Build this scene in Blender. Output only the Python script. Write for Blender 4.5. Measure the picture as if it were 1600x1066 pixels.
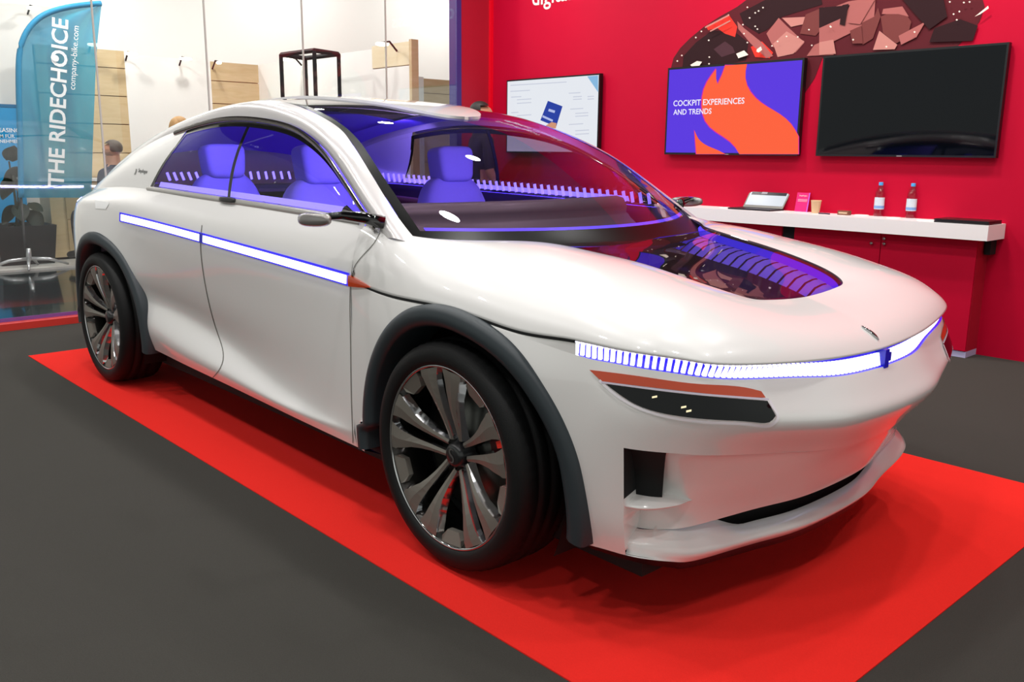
import bpy, bmesh, math, random
import numpy as np
from mathutils import Vector, Matrix
from mathutils.bvhtree import BVHTree

random.seed(7)
for o in list(bpy.data.objects): bpy.data.objects.remove(o, do_unlink=True)
scene = bpy.context.scene
COL = scene.collection
U = 0.93                      # metres per survey unit; every length below is in survey units

# ------------------------------------------------------------------ camera
CAM = np.array([2.2579, -2.7734, 1.4192])
YAW, PITCH, ROLL, FPX = math.radians(137.3966), math.radians(-11.9733), math.radians(.5576), 1393.96
fw = np.array([math.cos(PITCH)*math.cos(YAW), math.cos(PITCH)*math.sin(YAW), math.sin(PITCH)])
rt = np.array([math.sin(YAW), -math.cos(YAW), 0.0]); up = np.cross(rt, fw)
c_, s_ = math.cos(ROLL), math.sin(ROLL)
CR, CU = c_*rt + s_*up, c_*up - s_*rt
cd = bpy.data.cameras.new('camera'); cam = bpy.data.objects.new('camera', cd); COL.objects.link(cam)
cd.sensor_fit = 'HORIZONTAL'; cd.sensor_width = 36.0; cd.lens = 36.0*FPX/1600.0
cd.clip_start = .05; cd.clip_end = 200
cam.matrix_world = Matrix(((CR[0], CU[0], -fw[0], CAM[0]*U), (CR[1], CU[1], -fw[1], CAM[1]*U), (CR[2], CU[2], -fw[2], CAM[2]*U), (0, 0, 0, 1)))
scene.camera = cam

# ------------------------------------------------------------------ world, lamps of the hall, added fill lamps, exposure
w = bpy.data.worlds.new('hall_air'); scene.world = w; w.use_nodes = True
bg = w.node_tree.nodes['Background']; bg.inputs[0].default_value = (.92, .96, .90, 1); bg.inputs[1].default_value = .60
def area(loc, size, power, color=(1, .98, .955), target=None, spread=math.pi):
    l = bpy.data.lights.new('ceiling_and_fill_light', 'AREA'); l.shape = 'DISK'; l.size = size*U; l.energy = power; l.color = color; l.spread = spread
    o = bpy.data.objects.new('ceiling_and_fill_light', l); COL.objects.link(o); o.location = Vector(loc)*U
    if target is not None:
        d = (Vector(target)-Vector(loc)); o.rotation_euler = d.to_track_quat('-Z', 'Y').to_euler()
    return o
for lx in (-6.4, -4.6, -2.8, -1.0, .8, 2.6):
    for ly in (-3.6, -1.6, .5, 2.4):
        area((lx+random.uniform(-.15, .15), ly+random.uniform(-.15, .15), 4.6), .20, 22)
for lx in (-4.4, -2.3, -.6, .9):                                  # wall washers over the booth wall
    area((lx, 2.9, 3.9), .16, 9, (1, .93, .86), (lx, 4.05, 1.5), math.radians(110))
for ly, lx in ((.3, -8.8), (2.3, -8.8), (1.3, -12.0), (4.5, -12.0)):
    area((lx, ly, 4.4), .5, 62, (1, .97, .92))
for ly in (-1.5, 2.5, 6.5, 10.5): area((-12.9, ly, 5.6), .5, 80, (1, .98, .95), (-14.8, ly, 3.0))  # added fill lamps out of view, aimed to brighten the far wall
vs = scene.view_settings
scene.display_settings.display_device = 'sRGB'
vs.view_transform = 'Standard'; vs.look = 'None'; vs.gamma = 1.0; vs.use_curve_mapping = False; vs.exposure = 0.0

# ------------------------------------------------------------------ materials
def lin(c):
    if isinstance(c, str): c = [int(c[i:i+2], 16)/255 for i in (0, 2, 4)]
    return [x/12.92 if x <= .04045 else ((x+.055)/1.055)**2.4 for x in c]
MATS = {}
def mat(name, col, rough=.5, metal=0., coat=0., spec=.5, noise=0., nscale=40., bump=0., bscale=200., emit=None, estr=0., trans=0.):
    if name in MATS: return MATS[name]
    m = bpy.data.materials.new(name); m.use_nodes = True; nt = m.node_tree; b = nt.nodes['Principled BSDF']
    c = lin(col); b.inputs['Base Color'].default_value = (*c, 1); b.inputs['Roughness'].default_value = rough
    b.inputs['Metallic'].default_value = metal; b.inputs['Coat Weight'].default_value = coat; b.inputs['Coat Roughness'].default_value = .03
    b.inputs['Specular IOR Level'].default_value = spec; b.inputs['Transmission Weight'].default_value = trans
    tc = nt.nodes.new('ShaderNodeTexCoord')
    if noise:
        n = nt.nodes.new('ShaderNodeTexNoise'); n.inputs['Scale'].default_value = nscale; n.inputs['Detail'].default_value = 4
        mx = nt.nodes.new('ShaderNodeMix'); mx.data_type = 'RGBA'
        mx.inputs[6].default_value = (*[x*(1-noise) for x in c], 1); mx.inputs[7].default_value = (*[min(1, x*(1+noise)) for x in c], 1)
        nt.links.new(tc.outputs['Object'], n.inputs['Vector']); nt.links.new(n.outputs['Fac'], mx.inputs[0]); nt.links.new(mx.outputs[2], b.inputs['Base Color'])
    if bump:
        n2 = nt.nodes.new('ShaderNodeTexNoise'); n2.inputs['Scale'].default_value = bscale; n2.inputs['Detail'].default_value = 3
        bp = nt.nodes.new('ShaderNodeBump'); bp.inputs['Strength'].default_value = bump; bp.inputs['Distance'].default_value = .01
        nt.links.new(tc.outputs['Object'], n2.inputs['Vector']); nt.links.new(n2.outputs['Fac'], bp.inputs['Height']); nt.links.new(bp.outputs['Normal'], b.inputs['Normal'])
    if emit is not None:
        b.inputs['Emission Color'].default_value = (*lin(emit), 1); b.inputs['Emission Strength'].default_value = estr
    MATS[name] = m; return m
def glass(name, tint, refl=1.0, ior=1.5, rough=0.0, base=0.):
    """clear sheet: tinted see-through plus mirror reflection by Fresnel"""
    if name in MATS: return MATS[name]
    m = bpy.data.materials.new(name); m.use_nodes = True; nt = m.node_tree; nt.nodes.clear()
    out = nt.nodes.new('ShaderNodeOutputMaterial'); tr = nt.nodes.new('ShaderNodeBsdfTransparent'); gl = nt.nodes.new('ShaderNodeBsdfGlossy')
    tr.inputs[0].default_value = (*tint, 1); gl.inputs['Roughness'].default_value = rough; gl.inputs['Color'].default_value = (refl, refl, refl, 1)
    lw = nt.nodes.new('ShaderNodeLayerWeight'); lw.inputs[0].default_value = .5
    pw = nt.nodes.new('ShaderNodeMath'); pw.operation = 'POWER'; pw.inputs[1].default_value = 5; nt.links.new(lw.outputs['Facing'], pw.inputs[0])
    f0 = ((ior-1)/(ior+1))**2*1.8
    mp = nt.nodes.new('ShaderNodeMapRange'); mp.inputs[3].default_value = f0+base; mp.inputs[4].default_value = .95; nt.links.new(pw.outputs[0], mp.inputs[0])
    mx = nt.nodes.new('ShaderNodeMixShader'); nt.links.new(mp.outputs[0], mx.inputs[0]); nt.links.new(tr.outputs[0], mx.inputs[1]); nt.links.new(gl.outputs[0], mx.inputs[2])
    nt.links.new(mx.outputs[0], out.inputs[0]); MATS[name] = m; return m
def ribbed(name, c1, c2, strength, scale):
    """LED lens: fine ribs across a lit strip, from object space"""
    m = mat(name, 'ffffff', .3, emit=c1, estr=strength); nt = m.node_tree; b = nt.nodes['Principled BSDF']
    tc = nt.nodes.new('ShaderNodeTexCoord'); wv = nt.nodes.new('ShaderNodeTexWave'); wv.bands_direction = 'X'; wv.inputs['Scale'].default_value = scale
    mx = nt.nodes.new('ShaderNodeMix'); mx.data_type = 'RGBA'; mx.inputs[6].default_value = (*lin(c2), 1); mx.inputs[7].default_value = (*lin(c1), 1)
    rp = nt.nodes.new('ShaderNodeValToRGB'); rp.color_ramp.elements[0].position = .05; rp.color_ramp.elements[1].position = .3
    nt.links.new(tc.outputs['Object'], wv.inputs[0]); nt.links.new(wv.outputs['Fac'], rp.inputs[0]); nt.links.new(rp.outputs[0], mx.inputs[0])
    nt.links.new(mx.outputs[2], b.inputs['Emission Color']); return m
def wood(name, c1, c2):
    m = mat(name, c1, .55); nt = m.node_tree; b = nt.nodes['Principled BSDF']
    tc = nt.nodes.new('ShaderNodeTexCoord'); mpn = nt.nodes.new('ShaderNodeMapping'); mpn.inputs['Scale'].default_value = (1, 1.2, 7)
    n = nt.nodes.new('ShaderNodeTexNoise'); n.inputs['Scale'].default_value = 2.2; n.inputs['Detail'].default_value = 5; n.inputs['Distortion'].default_value = 1.2
    mx = nt.nodes.new('ShaderNodeMix'); mx.data_type = 'RGBA'; mx.inputs[6].default_value = (*lin(c1), 1); mx.inputs[7].default_value = (*lin(c2), 1)
    nt.links.new(tc.outputs['Object'], mpn.inputs[0]); nt.links.new(mpn.outputs[0], n.inputs[0]); nt.links.new(n.outputs['Fac'], mx.inputs[0]); nt.links.new(mx.outputs[2], b.inputs['Base Color']); return m

WHITE = mat('pearl_white_paint', 'f3f1ef', .32, coat=1.0, noise=.01, nscale=300)
SILVER = mat('satin_silver_paint', 'cfc9c9', .28, metal=.55, coat=.6, noise=.01)
BLACKG = mat('gloss_black', '08080a', .06, coat=.6)
BLACKM = mat('matte_black', '08090a', .8, noise=.1)
TRIM = mat('charcoal_plastic', '2b3439', .45, noise=.06, nscale=300, bump=.05, bscale=900)
RUBBER = mat('tyre_rubber', '0d0e0f', .6, spec=.3, noise=.1, nscale=120, bump=.12, bscale=300)
CHROME = mat('polished_metal', 'd2d2d4', .1, metal=1.0)
DARKCHROME = mat('dark_polished_trim', '8c8684', .12, metal=1.0)
SPOKE = mat('satin_grey_alloy', '8c877f', .4, metal=.55, noise=.03)
DISC = mat('brake_disc_steel', '6b6c68', .35, metal=.9)
AMBER = mat('amber_lens', 'b23a0c', .12, coat=.6, emit='a02c05', estr=.25)
LAMPGLASS = mat('smoked_lamp_glass', '06070b', .03, spec=.35)
LEDW = ribbed('side_led_lens', 'eceaff', '7b6cff', 2.6, 60)
LEDSEG = mat('led_block', 'ffffff', .3, emit='f2f0ff', estr=1.6)
LEDBLUE = mat('led_blue_glow', '2018b8', .3, emit='2a18f0', estr=.6)
LEDVIOLET = mat('led_violet', '8070ff', .3, emit='4a38ff', estr=7.0)
LEDSLAT = mat('led_slat', 'c8c0ff', .3, emit='8a7cff', estr=2.6)
GLOWROOF = mat('headliner_glow', '4a34a8', .6, emit='4e26e0', estr=.24)
DEEPBLUE = mat('deep_blue_lens', '0a12a0', .2, emit='0610b0', estr=.25)
SEAT = mat('lavender_fabric', '9a94d0', .8, noise=.05, nscale=80, bump=.1, bscale=400)
CABIN = mat('aubergine_trim', '3c2638', .6, noise=.08)
CABINW = mat('warm_door_trim', '8a5a50', .5, noise=.06)
DASH = mat('brushed_dash', 'a89e9c', .4, metal=.35, noise=.05)
GLASSW = glass('windscreen_glass', (.50, .44, .52), .9, 1.42)
GLASSS = glass('side_glass', (.66, .62, .80), .7, 1.4)
GLASSR = glass('roof_glass', (.16, .12, .17), .9, 1.45)
GLASSH = glass('hood_glass', (.45, .38, .42), .9, 1.4)
PANE = glass('partition_glass', (.97, .98, .98), .95, 1.38)
RED = mat('booth_red_paint', 'bd002d', .6, spec=.15, noise=.03, nscale=6, bump=.04, bscale=250)
REDDK = mat('booth_red_side', 'b00428', .6, noise=.05)
LINEN = mat('white_laminate', 'f3f0f0', .35, noise=.01)
HALLW = mat('hall_white', 'e9e7e2', .8, noise=.01, nscale=2)
GREYC = mat('grey_carpet', '474541', 1.0, spec=.1, noise=.18, nscale=260, bump=.5, bscale=500)
REDC = mat('red_carpet', 'fb3029', 1.0, spec=.1, noise=.07, nscale=180, bump=.35, bscale=500)
GLOSSF = mat('dark_gloss_floor', '34393a', .10, coat=.3, noise=.1, nscale=3)

# ------------------------------------------------------------------ mesh helpers
ORG = {}
def props(o, label=None, cat=None, group=None, kind=None):
    if label: o['label'] = label
    if cat: o['category'] = cat
    if group: o['group'] = group
    if kind: o['kind'] = kind
    return o
def empty(name, loc, label, cat, group=None):
    o = bpy.data.objects.new(name, None); COL.objects.link(o); o.location = Vector(loc)*U; o.empty_display_size = .1
    ORG[o.name] = np.array(loc, float); return props(o, label, cat, group)
def mk(name, verts, faces, m, parent=None, smooth=True, label=None, cat=None, group=None, kind=None, base=True):
    v = np.array([list(p) for p in verts], float)
    if parent is not None: org = ORG[parent.name]
    elif base: org = np.array([(v[:, 0].min()+v[:, 0].max())/2, (v[:, 1].min()+v[:, 1].max())/2, v[:, 2].min()])
    else: org = np.zeros(3)
    me = bpy.data.meshes.new(name); me.from_pydata(((v-org)*U).tolist(), [], [tuple(int(i) for i in f) for f in faces])
    if isinstance(m, (list, tuple)):
        for q in m: me.materials.append(q)
    else: me.materials.append(m)
    me.polygons.foreach_set('use_smooth', [smooth]*len(me.polygons)); me.update()
    o = bpy.data.objects.new(name, me); COL.objects.link(o)
    if parent is not None: o.parent = parent; ORG[o.name] = org
    else: o.location = Vector(org)*U; ORG[o.name] = org
    return props(o, label, cat, group, kind)
def weld(o, d=.0004):
    bm = bmesh.new(); bm.from_mesh(o.data); bmesh.ops.remove_doubles(bm, verts=bm.verts, dist=d); bm.to_mesh(o.data); bm.free(); return o
def sharp(o, ang=35):
    me = o.data; bm = bmesh.new(); bm.from_mesh(me); a = math.radians(ang)
    for e in bm.edges:
        e.smooth = not (len(e.link_faces) == 2 and e.calc_face_angle(0) > a)
    bm.to_mesh(me); bm.free(); return o
class MB:
    def __init__(s): s.v = []; s.f = []
    def add(s, v, f):
        n = len(s.v); s.v += [tuple(p) for p in v]; s.f += [tuple(i+n for i in q) for q in f]; return s
    def box(s, a, b):
        (x0, y0, z0), (x1, y1, z1) = a, b
        return s.add([(x0, y0, z0), (x1, y0, z0), (x1, y1, z0), (x0, y1, z0), (x0, y0, z1), (x1, y0, z1), (x1, y1, z1), (x0, y1, z1)],
                     [(0, 3, 2, 1), (4, 5, 6, 7), (0, 1, 5, 4), (1, 2, 6, 5), (2, 3, 7, 6), (3, 0, 4, 7)])
    def grid(s, G, flip=False):
        R, C = len(G), len(G[0]); v = [p for r in G for p in r]; f = []
        for i in range(R-1):
            for j in range(C-1):
                q = (i*C+j, i*C+j+1, (i+1)*C+j+1, (i+1)*C+j); f.append(q[::-1] if flip else q)
        return s.add(v, f)
    def tube(s, pts, rad, n=8, caps=True):
        P = [np.array(p, float) for p in pts]; rad = rad if isinstance(rad, (list, tuple)) else [rad]*len(P); rings = []
        ref = np.array([0, 0, 1.])
        for i, p in enumerate(P):
            t = P[min(i+1, len(P)-1)]-P[max(i-1, 0)]; t = t/(np.linalg.norm(t)+1e-9)
            r = ref if abs(t@ref) < .95 else np.array([1., 0, 0])
            a = np.cross(t, r); a /= np.linalg.norm(a); b = np.cross(t, a)
            rings.append([p+rad[i]*(math.cos(k*2*math.pi/n)*a+math.sin(k*2*math.pi/n)*b) for k in range(n)])
        v = [q for r in rings for q in r]; f = []
        for i in range(len(P)-1):
            for k in range(n): f.append((i*n+k, i*n+(k+1) % n, (i+1)*n+(k+1) % n, (i+1)*n+k))
        if caps: f += [tuple(range(n))[::-1], tuple((len(P)-1)*n+k for k in range(n))]
        return s.add(v, f)
    def lathe(s, prof, c, axis='z', n=32, sgn=1):
        v = []; f = []; m = len(prof)
        for k in range(n):
            a = 2*math.pi*k/n; ca, sa = math.cos(a), math.sin(a)
            for r, h in prof:
                if axis == 'z': v.append((c[0]+r*ca, c[1]+r*sa, c[2]+h))
                else: v.append((c[0]+r*ca, c[1]+sgn*h, c[2]+r*sa))
        for k in range(n):
            for i in range(m-1):
                q = (k*m+i, ((k+1) % n)*m+i, ((k+1) % n)*m+i+1, k*m+i+1); f.append(q)
        return s.add(v, f)
    def sup(s, c, r, e=.5, nu=20, nv=12, rot=None, taper=0.):
        """rounded (superellipsoid) block"""
        def sp(t, e): return math.copysign(abs(t)**e, t)
        v = []; f = []
        for i in range(nv+1):
            ph = -math.pi/2+math.pi*i/nv
            for j in range(nu):
                th = 2*math.pi*j/nu
                p = np.array([r[0]*sp(math.cos(ph), e)*sp(math.cos(th), e), r[1]*sp(math.cos(ph), e)*sp(math.sin(th), e), r[2]*sp(math.sin(ph), e)])
                p[1] *= 1-taper*p[2]/r[2]
                if rot is not None: p = rot @ p
                v.append(p+np.array(c))
        for i in range(nv):
            for j in range(nu): f.append((i*nu+j, i*nu+(j+1) % nu, (i+1)*nu+(j+1) % nu, (i+1)*nu+j))
        return s.add(v, f)
    def prism(s, poly, off):
        n = len(poly); off = np.array(off, float); v = [np.array(p, float) for p in poly]; v += [p+off for p in v[:n]]
        return s.add(v, [tuple(range(n))[::-1], tuple(range(n, 2*n))]+[(i, (i+1) % n, n+(i+1) % n, n+i) for i in range(n)])
    def mk(s, name, m, parent=None, smooth=True, **k): return mk(name, s.v, s.f, m, parent, smooth, **k)
def B(a, b): return MB().box(a, b)
def roty(a): c, s = math.cos(a), math.sin(a); return np.array([[c, 0, s], [0, 1, 0], [-s, 0, c]])
def ray(x, y):
    return (x-800)/FPX*CR - (y-533)/FPX*CU + fw
def P(x, y, ax, val):
    d = ray(x, y); t = (val-CAM[ax])/d[ax]; return CAM+t*d
def basis(t, tt):
    """natural cubic spline matrix: values at knots t -> values at tt"""
    t = np.asarray(t, float); n = len(t); tt = np.asarray(tt, float); h = np.diff(t)
    A = np.zeros((n, n)); R = np.zeros((n, n)); A[0, 0] = A[-1, -1] = 1
    for i in range(1, n-1):
        A[i, i-1], A[i, i], A[i, i+1] = h[i-1], 2*(h[i-1]+h[i]), h[i]
        R[i, i-1] += 6/h[i-1]; R[i, i] -= 6/h[i-1]+6/h[i]; R[i, i+1] += 6/h[i]
    S = np.linalg.solve(A, R); k = np.clip(np.searchsorted(t, tt, side='right')-1, 0, n-2); I = np.eye(n); out = np.zeros((len(tt), n))
    for r, (x, i) in enumerate(zip(tt, k)):
        a, b = (t[i+1]-x)/h[i], (x-t[i])/h[i]
        out[r] = a*I[i]+b*I[i+1]+((a**3-a)*S[i]+(b**3-b)*S[i+1])*h[i]**2/6
    return out
def spl(pts, n):
    p = np.array(pts, float); d = np.r_[0, np.cumsum(np.linalg.norm(np.diff(p, axis=0), axis=1))]
    return basis(d, np.linspace(0, d[-1], n)) @ p
def at(pts, key, x):
    """spline through pts keyed by column key, evaluated at x (array)"""
    p = np.array(pts, float); o = np.argsort(p[:, key]); p = p[o]
    return basis(p[:, key], np.atleast_1d(x)) @ p
def sst(a, b, x): t = np.clip((np.asarray(x, float)-a)/(b-a), 0, 1); return t*t*(3-2*t)
def mir(v): a = np.array([list(p) for p in v], float); a[:, 1] *= -1; return a
def pair(name, mb, m, parent, smooth=True, names=None, **k):
    """near-side (negative y) part and its mirror twin on the far side"""
    a = mk(name, mb.v, mb.f, m, parent, smooth, **k)
    b = mk(name, mir(mb.v), [q[::-1] for q in mb.f], m, parent, smooth, **k)
    return a, b
def text(name, body, size, m, parent, origin, ux, uy, extrude=.002, align='LEFT', bold=0.0, **k):
    """lettering as a mesh lying in the plane spanned by ux, uy"""
    cu = bpy.data.curves.new(name, 'FONT'); cu.body = body; cu.size = size; cu.align_x = align; cu.extrude = extrude; cu.offset = bold; cu.resolution_u = 3
    ob = bpy.data.objects.new(name, cu); COL.objects.link(ob); dg = bpy.context.evaluated_depsgraph_get(); dg.update()
    me = bpy.data.meshes.new_from_object(ob.evaluated_get(dg)); bpy.data.objects.remove(ob, do_unlink=True)
    ux, uy, o = np.array(ux, float), np.array(uy, float), np.array(origin, float); uz = np.cross(ux, uy)
    v = [o+p.co.x*ux+p.co.y*uy+p.co.z*uz for p in me.vertices]; f = [tuple(q.vertices) for q in me.polygons]
    bpy.data.meshes.remove(me)
    return mk(name, v, f, m, parent, False, **k)

# ================================================================== the setting
GX = -5.55                                                          # line of the glass partition
WY = 4.05                                                           # booth wall
B((GX, -7, -.05), (6, WY, 0)).mk('floor', GREYC, smooth=False, kind='structure', label='dark grey carpet floor of the stand')
B((-20, -9, -.12), (GX, 9, -.05+.045)).mk('floor', GLOSSF, smooth=False, kind='structure', label='dark glossy hall floor beyond the glass')
B((GX-.12, WY, 0), (6, WY+.15, 4.2)).mk('wall_back', RED, smooth=False, kind='structure', label='red painted stand wall behind the car')
B((GX-.12, 3.62, 0), (GX, WY, 4.2)).mk('wall_left', REDDK, smooth=False, kind='structure', label='short red return wall at the glass partition')
B((GX-.125, 3.555, 0), (GX+.005, 3.62, 4.2)).mk('trim_1', mat('violet_edge', '3a2f7c', .5), smooth=False, kind='structure', label='violet edge strip at the end of the red wall')
B((GX, WY-.035, .0), (GX+.035, WY, 4.2)).mk('trim_2', mat('lit_red_edge', 'e00020', .4, emit='ff0018', estr=.1), smooth=False, kind='structure', label='vertical red strip in the wall corner, brightened as a lit edge')  # light on the corner edge put into a brighter, faintly glowing red
B((-15.0, -10, 0), (-14.8, 18, 8)).mk('wall_far', HALLW, smooth=False, kind='structure', label='white far wall of the exhibition hall')
B((-20, -12, 6.2), (9, 12, 6.4)).mk('ceiling', mat('hall_ceiling', '4a4848', .9, noise=.1, nscale=1), smooth=False, kind='structure', label='dark ceiling high above the hall')
B((-20, -9.0, -.005), (-9.25, 9, .02)).mk('floor', mat('pale_platform', 'b9b7b2', .5, noise=.04), smooth=False, kind='structure', label='pale raised floor of the neighbouring stand')
B((-4.449, -1.163, 0), (1.279, 1.433, .004)).mk('display_carpet', REDC, smooth=False, label='bright red rectangular carpet laid under the white car', cat='carpet')
# glass partition: base profile and five panes
gp = empty('glass_partition', (GX, 1., 0), 'frameless clear glass partition standing in a red floor profile behind the car', 'partition')
B((GX-.05, -3.1, 0), (GX+.05, 3.56, .055)).mk('floor_profile', mat('red_profile', 'd83a30', .4), gp, False)
B((GX-.055, -3.1, .0), (GX-.05, 3.56, .085)).mk('profile_lip', mat('violet_lip', '8d5bb0', .4), gp, False)
ys = [-3.1, -2.05, -1.115, -.18, .75, 1.70, 2.64, 3.555]
for a, b in zip(ys[:-1], ys[1:]):
    B((GX-.006, a+.006, .055), (GX+.006, b-.006, 3.3)).mk('pane', PANE, gp, False)
for a in ys[1:-1]:
    B((GX-.007, a-.0065, .055), (GX+.007, a+.0065, 3.3)).mk('seam', mat('pane_seam', 'b8b4ac', .4), gp, False)

# ================================================================== the car
CARC = (-1.7, 0, 0)
car = empty('concept_car', CARC, 'pearl white four-door concept car with glass roof and violet lit cabin', 'car')
LW, RW = -3.3646, .40                                               # rear axle x, wheel radius
NEAR = -1.0

# ---- front and fender envelope S(u, v), half body, y positive
SA = [(1.015, 0, .757), (1.0, .25, .762), (.955, .45, .780), (.90, .70, .806), (.83, .82, .826), (.74, .89, .838), (.64, .92, .842), (.545, .935, .846),
      (.35, .962, .87), (.15, .985, .89), (-.1, .99, .90), (-.35, .975, .905), (-.62, .958, .93)]
SO = [[0, .045, .065, -.015, -.06, -.08, -.10], [0, .045, .065, -.015, -.06, -.08, -.10], [0, .04, .06, -.01, -.06, -.08, -.10], [0, .03, .045, .0, -.04, -.06, -.08],
      [0, .02, .03, .005, -.03, -.045, -.06], [0, .012, .02, .01, -.01, -.02, -.04], [0, .01, .015, .012, 0, -.01, -.03], [0, .008, .012, .012, .005, -.003, -.015],
      [0, .015, .02, .02, .02, .01, 0], [0, .01, .015, .015, .015, .01, 0], [0, .01, .015, .015, .015, .01, 0], [0, .01, .012, .012, .01, .005, 0], [0, 0, .002, .002, .002, 0, -.008]]
SZ = [[.757, .69, .625, .52, .40, .32, .20], [.762, .695, .63, .525, .40, .32, .20], [.78, .71, .645, .55, .41, .33, .215], [.806, .74, .68, .585, .43, .34, .235],
      [.826, .76, .70, .600, .44, .345, .25], [.838, .77, .70, .605, .44, .345, .258], [.842, .775, .70, .605, .44, .345, .263], [.846, .78, .70, .605, .44, .345, .266],
      [.87, .79, .70, .605, .44, .345, .268], [.89, .80, .70, .605, .44, .345, .27], [.90, .80, .70, .605, .44, .345, .27], [.905, .80, .70, .605, .44, .345, .27], [.93, .82, .71, .60, .44, .345, .275]]
SA = np.array(SA); SO = np.array(SO); SZ = np.array(SZ)
ext = np.vstack([SA[3:0:-1]*[1, -1, 1], SA]); us_all = np.r_[-3:0, np.arange(len(SA))]
def plan(u):
    u = np.atleast_1d(u); p = basis(us_all, u) @ ext; q = basis(us_all, u+.01) @ ext; r = basis(us_all, u-.01) @ ext
    t = q-r; n = np.stack([t[:, 1], -t[:, 0], 0*t[:, 0]], 1); n /= np.linalg.norm(n, axis=1)[:, None]
    return p, n
vk = np.array([0, 1, 2.2, 3.4, 4.8, 5.8, 6.8])
def S(u, v):
    """u array of station numbers, v array in 0..6.8 -> grid [v][u]"""
    p, n = plan(u); Bu = basis(np.arange(len(SA)), u); Bv = basis(vk, v)
    off = Bv @ (Bu @ SO).T; z = Bv @ (Bu @ SZ).T
    G = np.zeros((len(v), len(u), 3)); G[:, :, 0] = p[:, 0]+n[:, 0]*off; G[:, :, 1] = p[:, 1]+n[:, 1]*off; G[:, :, 2] = z
    return G
def offs(u, o, z):
    p, n = plan(u); r = p+n*np.asarray(o)[:, None]; r[:, 2] = z; return r
NEG = np.array([1, -1, 1.])
# ---- arch outline
def rarch(phi, big=0.):
    d = np.degrees(phi); d = np.where(d > 180, d-360, d)
    return .518+big+.022*sst(80, 40, d)+.03*sst(45, 5, d)+.035*sst(10, -20, d)*(d < 90)*(d > -90)
def arch_cut(verts, faces, cx, grow=0.):
    v = np.array([list(p) for p in verts], float); dx, dz = v[:, 0]-cx, v[:, 2]-RW; r = np.hypot(dx, dz); ph = np.arctan2(dz, dx)
    ra = rarch(ph, grow); ins = r < ra
    keep = [f for f in faces if not all(ins[list(f)])]
    used = sorted({i for f in keep for i in f})
    for i in used:
        if ins[i]: v[i, 0] = cx+math.cos(ph[i])*ra[i]; v[i, 2] = RW+math.sin(ph[i])*ra[i]
    idx = {i: k for k, i in enumerate(used)}
    return v[used], [tuple(idx[i] for i in f) for f in keep]
UB = 5.35
# fascia upper
uu = np.r_[np.linspace(0, UB, 60)]
mb = MB().grid(S(uu, np.linspace(0, 3.4, 24))*NEG)
bumper_bvh_parts = [(list(mb.v), list(mb.f))]
fa = MB(); fa.add(mb.v, mb.f)
# corner below and side of the bumper up to the arch, and the fender behind the wheel
uc = np.linspace(UB, 12, 150)
mc = MB().grid(S(uc, np.linspace(0, 6.8, 70))*NEG)
cv, cf = arch_cut(mc.v, mc.f, 0.0)
fr = [f for f in cf if np.mean([cv[i][0] for i in f]) > 0.0]; ba = [f for f in cf if np.mean([cv[i][0] for i in f]) <= 0.0]
fa.add(cv, fr)
# lip below the slot
lu = np.linspace(0, UB+.05, 60); W = sst(1.8, UB, lu); p_, n_ = plan(lu)
G6 = S(lu, np.array([5.8, 6.8]))
rec = [S(lu, np.array([3.4]))[0],
       offs(lu, -.03-.03*W, S(lu, np.array([3.4]))[0][:, 2]-.02),
       offs(lu, -.065-.06*W, .45+.06*W),
       offs(lu, -.10-.05*W, .375+.03*W),
       offs(lu, -.122-.0*W, .327-.012*W)]
gap = .062*(1-sst(2.0, 2.75, lu))
lip = [offs(lu, -.21+.05*W, .300-.03*(1-W)),
       offs(lu, -.160+.045*W, .327-.012*W-gap),
       offs(lu, -.118+.055*W, .248+.055*W),
       offs(lu, -.105+.058*W, .236+.050*W),
       offs(lu, -.112+.060*W, .222+.042*W),
       offs(lu, -.135+.095*W, .200+.058*W)]
rg = np.array(rec); rg = np.array([basis(np.arange(5), np.linspace(0, 4, 25)) @ rg[:, k] for k in range(rg.shape[1])]).transpose(1, 0, 2)
fa.grid(rg*NEG); fa.grid(np.array(lip[1:])*NEG)
# return wall where the corner stands proud of the recess
vv = np.linspace(3.4, 6.6, 20); e0 = S(np.array([UB]), vv)[:, 0]; e1 = e0.copy(); pn = plan(UB)[1][0]; e1 = e1-pn*.16
fa.grid(np.array([e0[vv > 4.7], e1[vv > 4.7]])*NEG)
mq = MB().grid(np.array([e0[vv < 4.9]-pn*.004, e1[vv < 4.9]])*NEG); pair('duct_wall', mq, BLACKM, car)
front_bumper = weld(mk('front_bumper', list(fa.v)+list(mir(fa.v)), fa.f+[tuple(i+len(fa.v) for i in q[::-1]) for q in fa.f], WHITE, car))
fb = MB(); fb.add(cv, ba)
near_fender, far_fender = pair('front_fender', fb, WHITE, car)
# slot darkness, splitter and brake duct
lu2 = np.linspace(0, 2.55, 30)
sl = MB().grid(np.array([offs(lu2, -.135+0*lu2, .338+0*lu2), offs(lu2, -.22+0*lu2, .33+0*lu2), offs(lu2, -.22+0*lu2, .25+0*lu2), offs(lu2, -.15+0*lu2, .255+0*lu2)])*NEG)
mk('lower_intake', list(sl.v)+list(mir(sl.v)), sl.f+[tuple(i+len(sl.v) for i in q) for q in sl.f], BLACKM, car)
lu3 = np.linspace(0, 7, 60); W3 = sst(1.8, UB, lu3)
sp = MB().grid(np.array([offs(lu3, -.137+.095*W3, .202+.06*W3), offs(lu3, -.15+.06*W3, .168+.05*W3), offs(lu3, -.30+.06*W3, .15+.06*W3)])*NEG)
mk('front_splitter', list(sp.v)+list(mir(sp.v)), sp.f+[tuple(i+len(sp.v) for i in q) for q in sp.f], mat('splitter_black', '1c1e24', .35), car)
def duct_pts(u, o, z): return offs(np.array([u]), [o], [z])[0]
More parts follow.
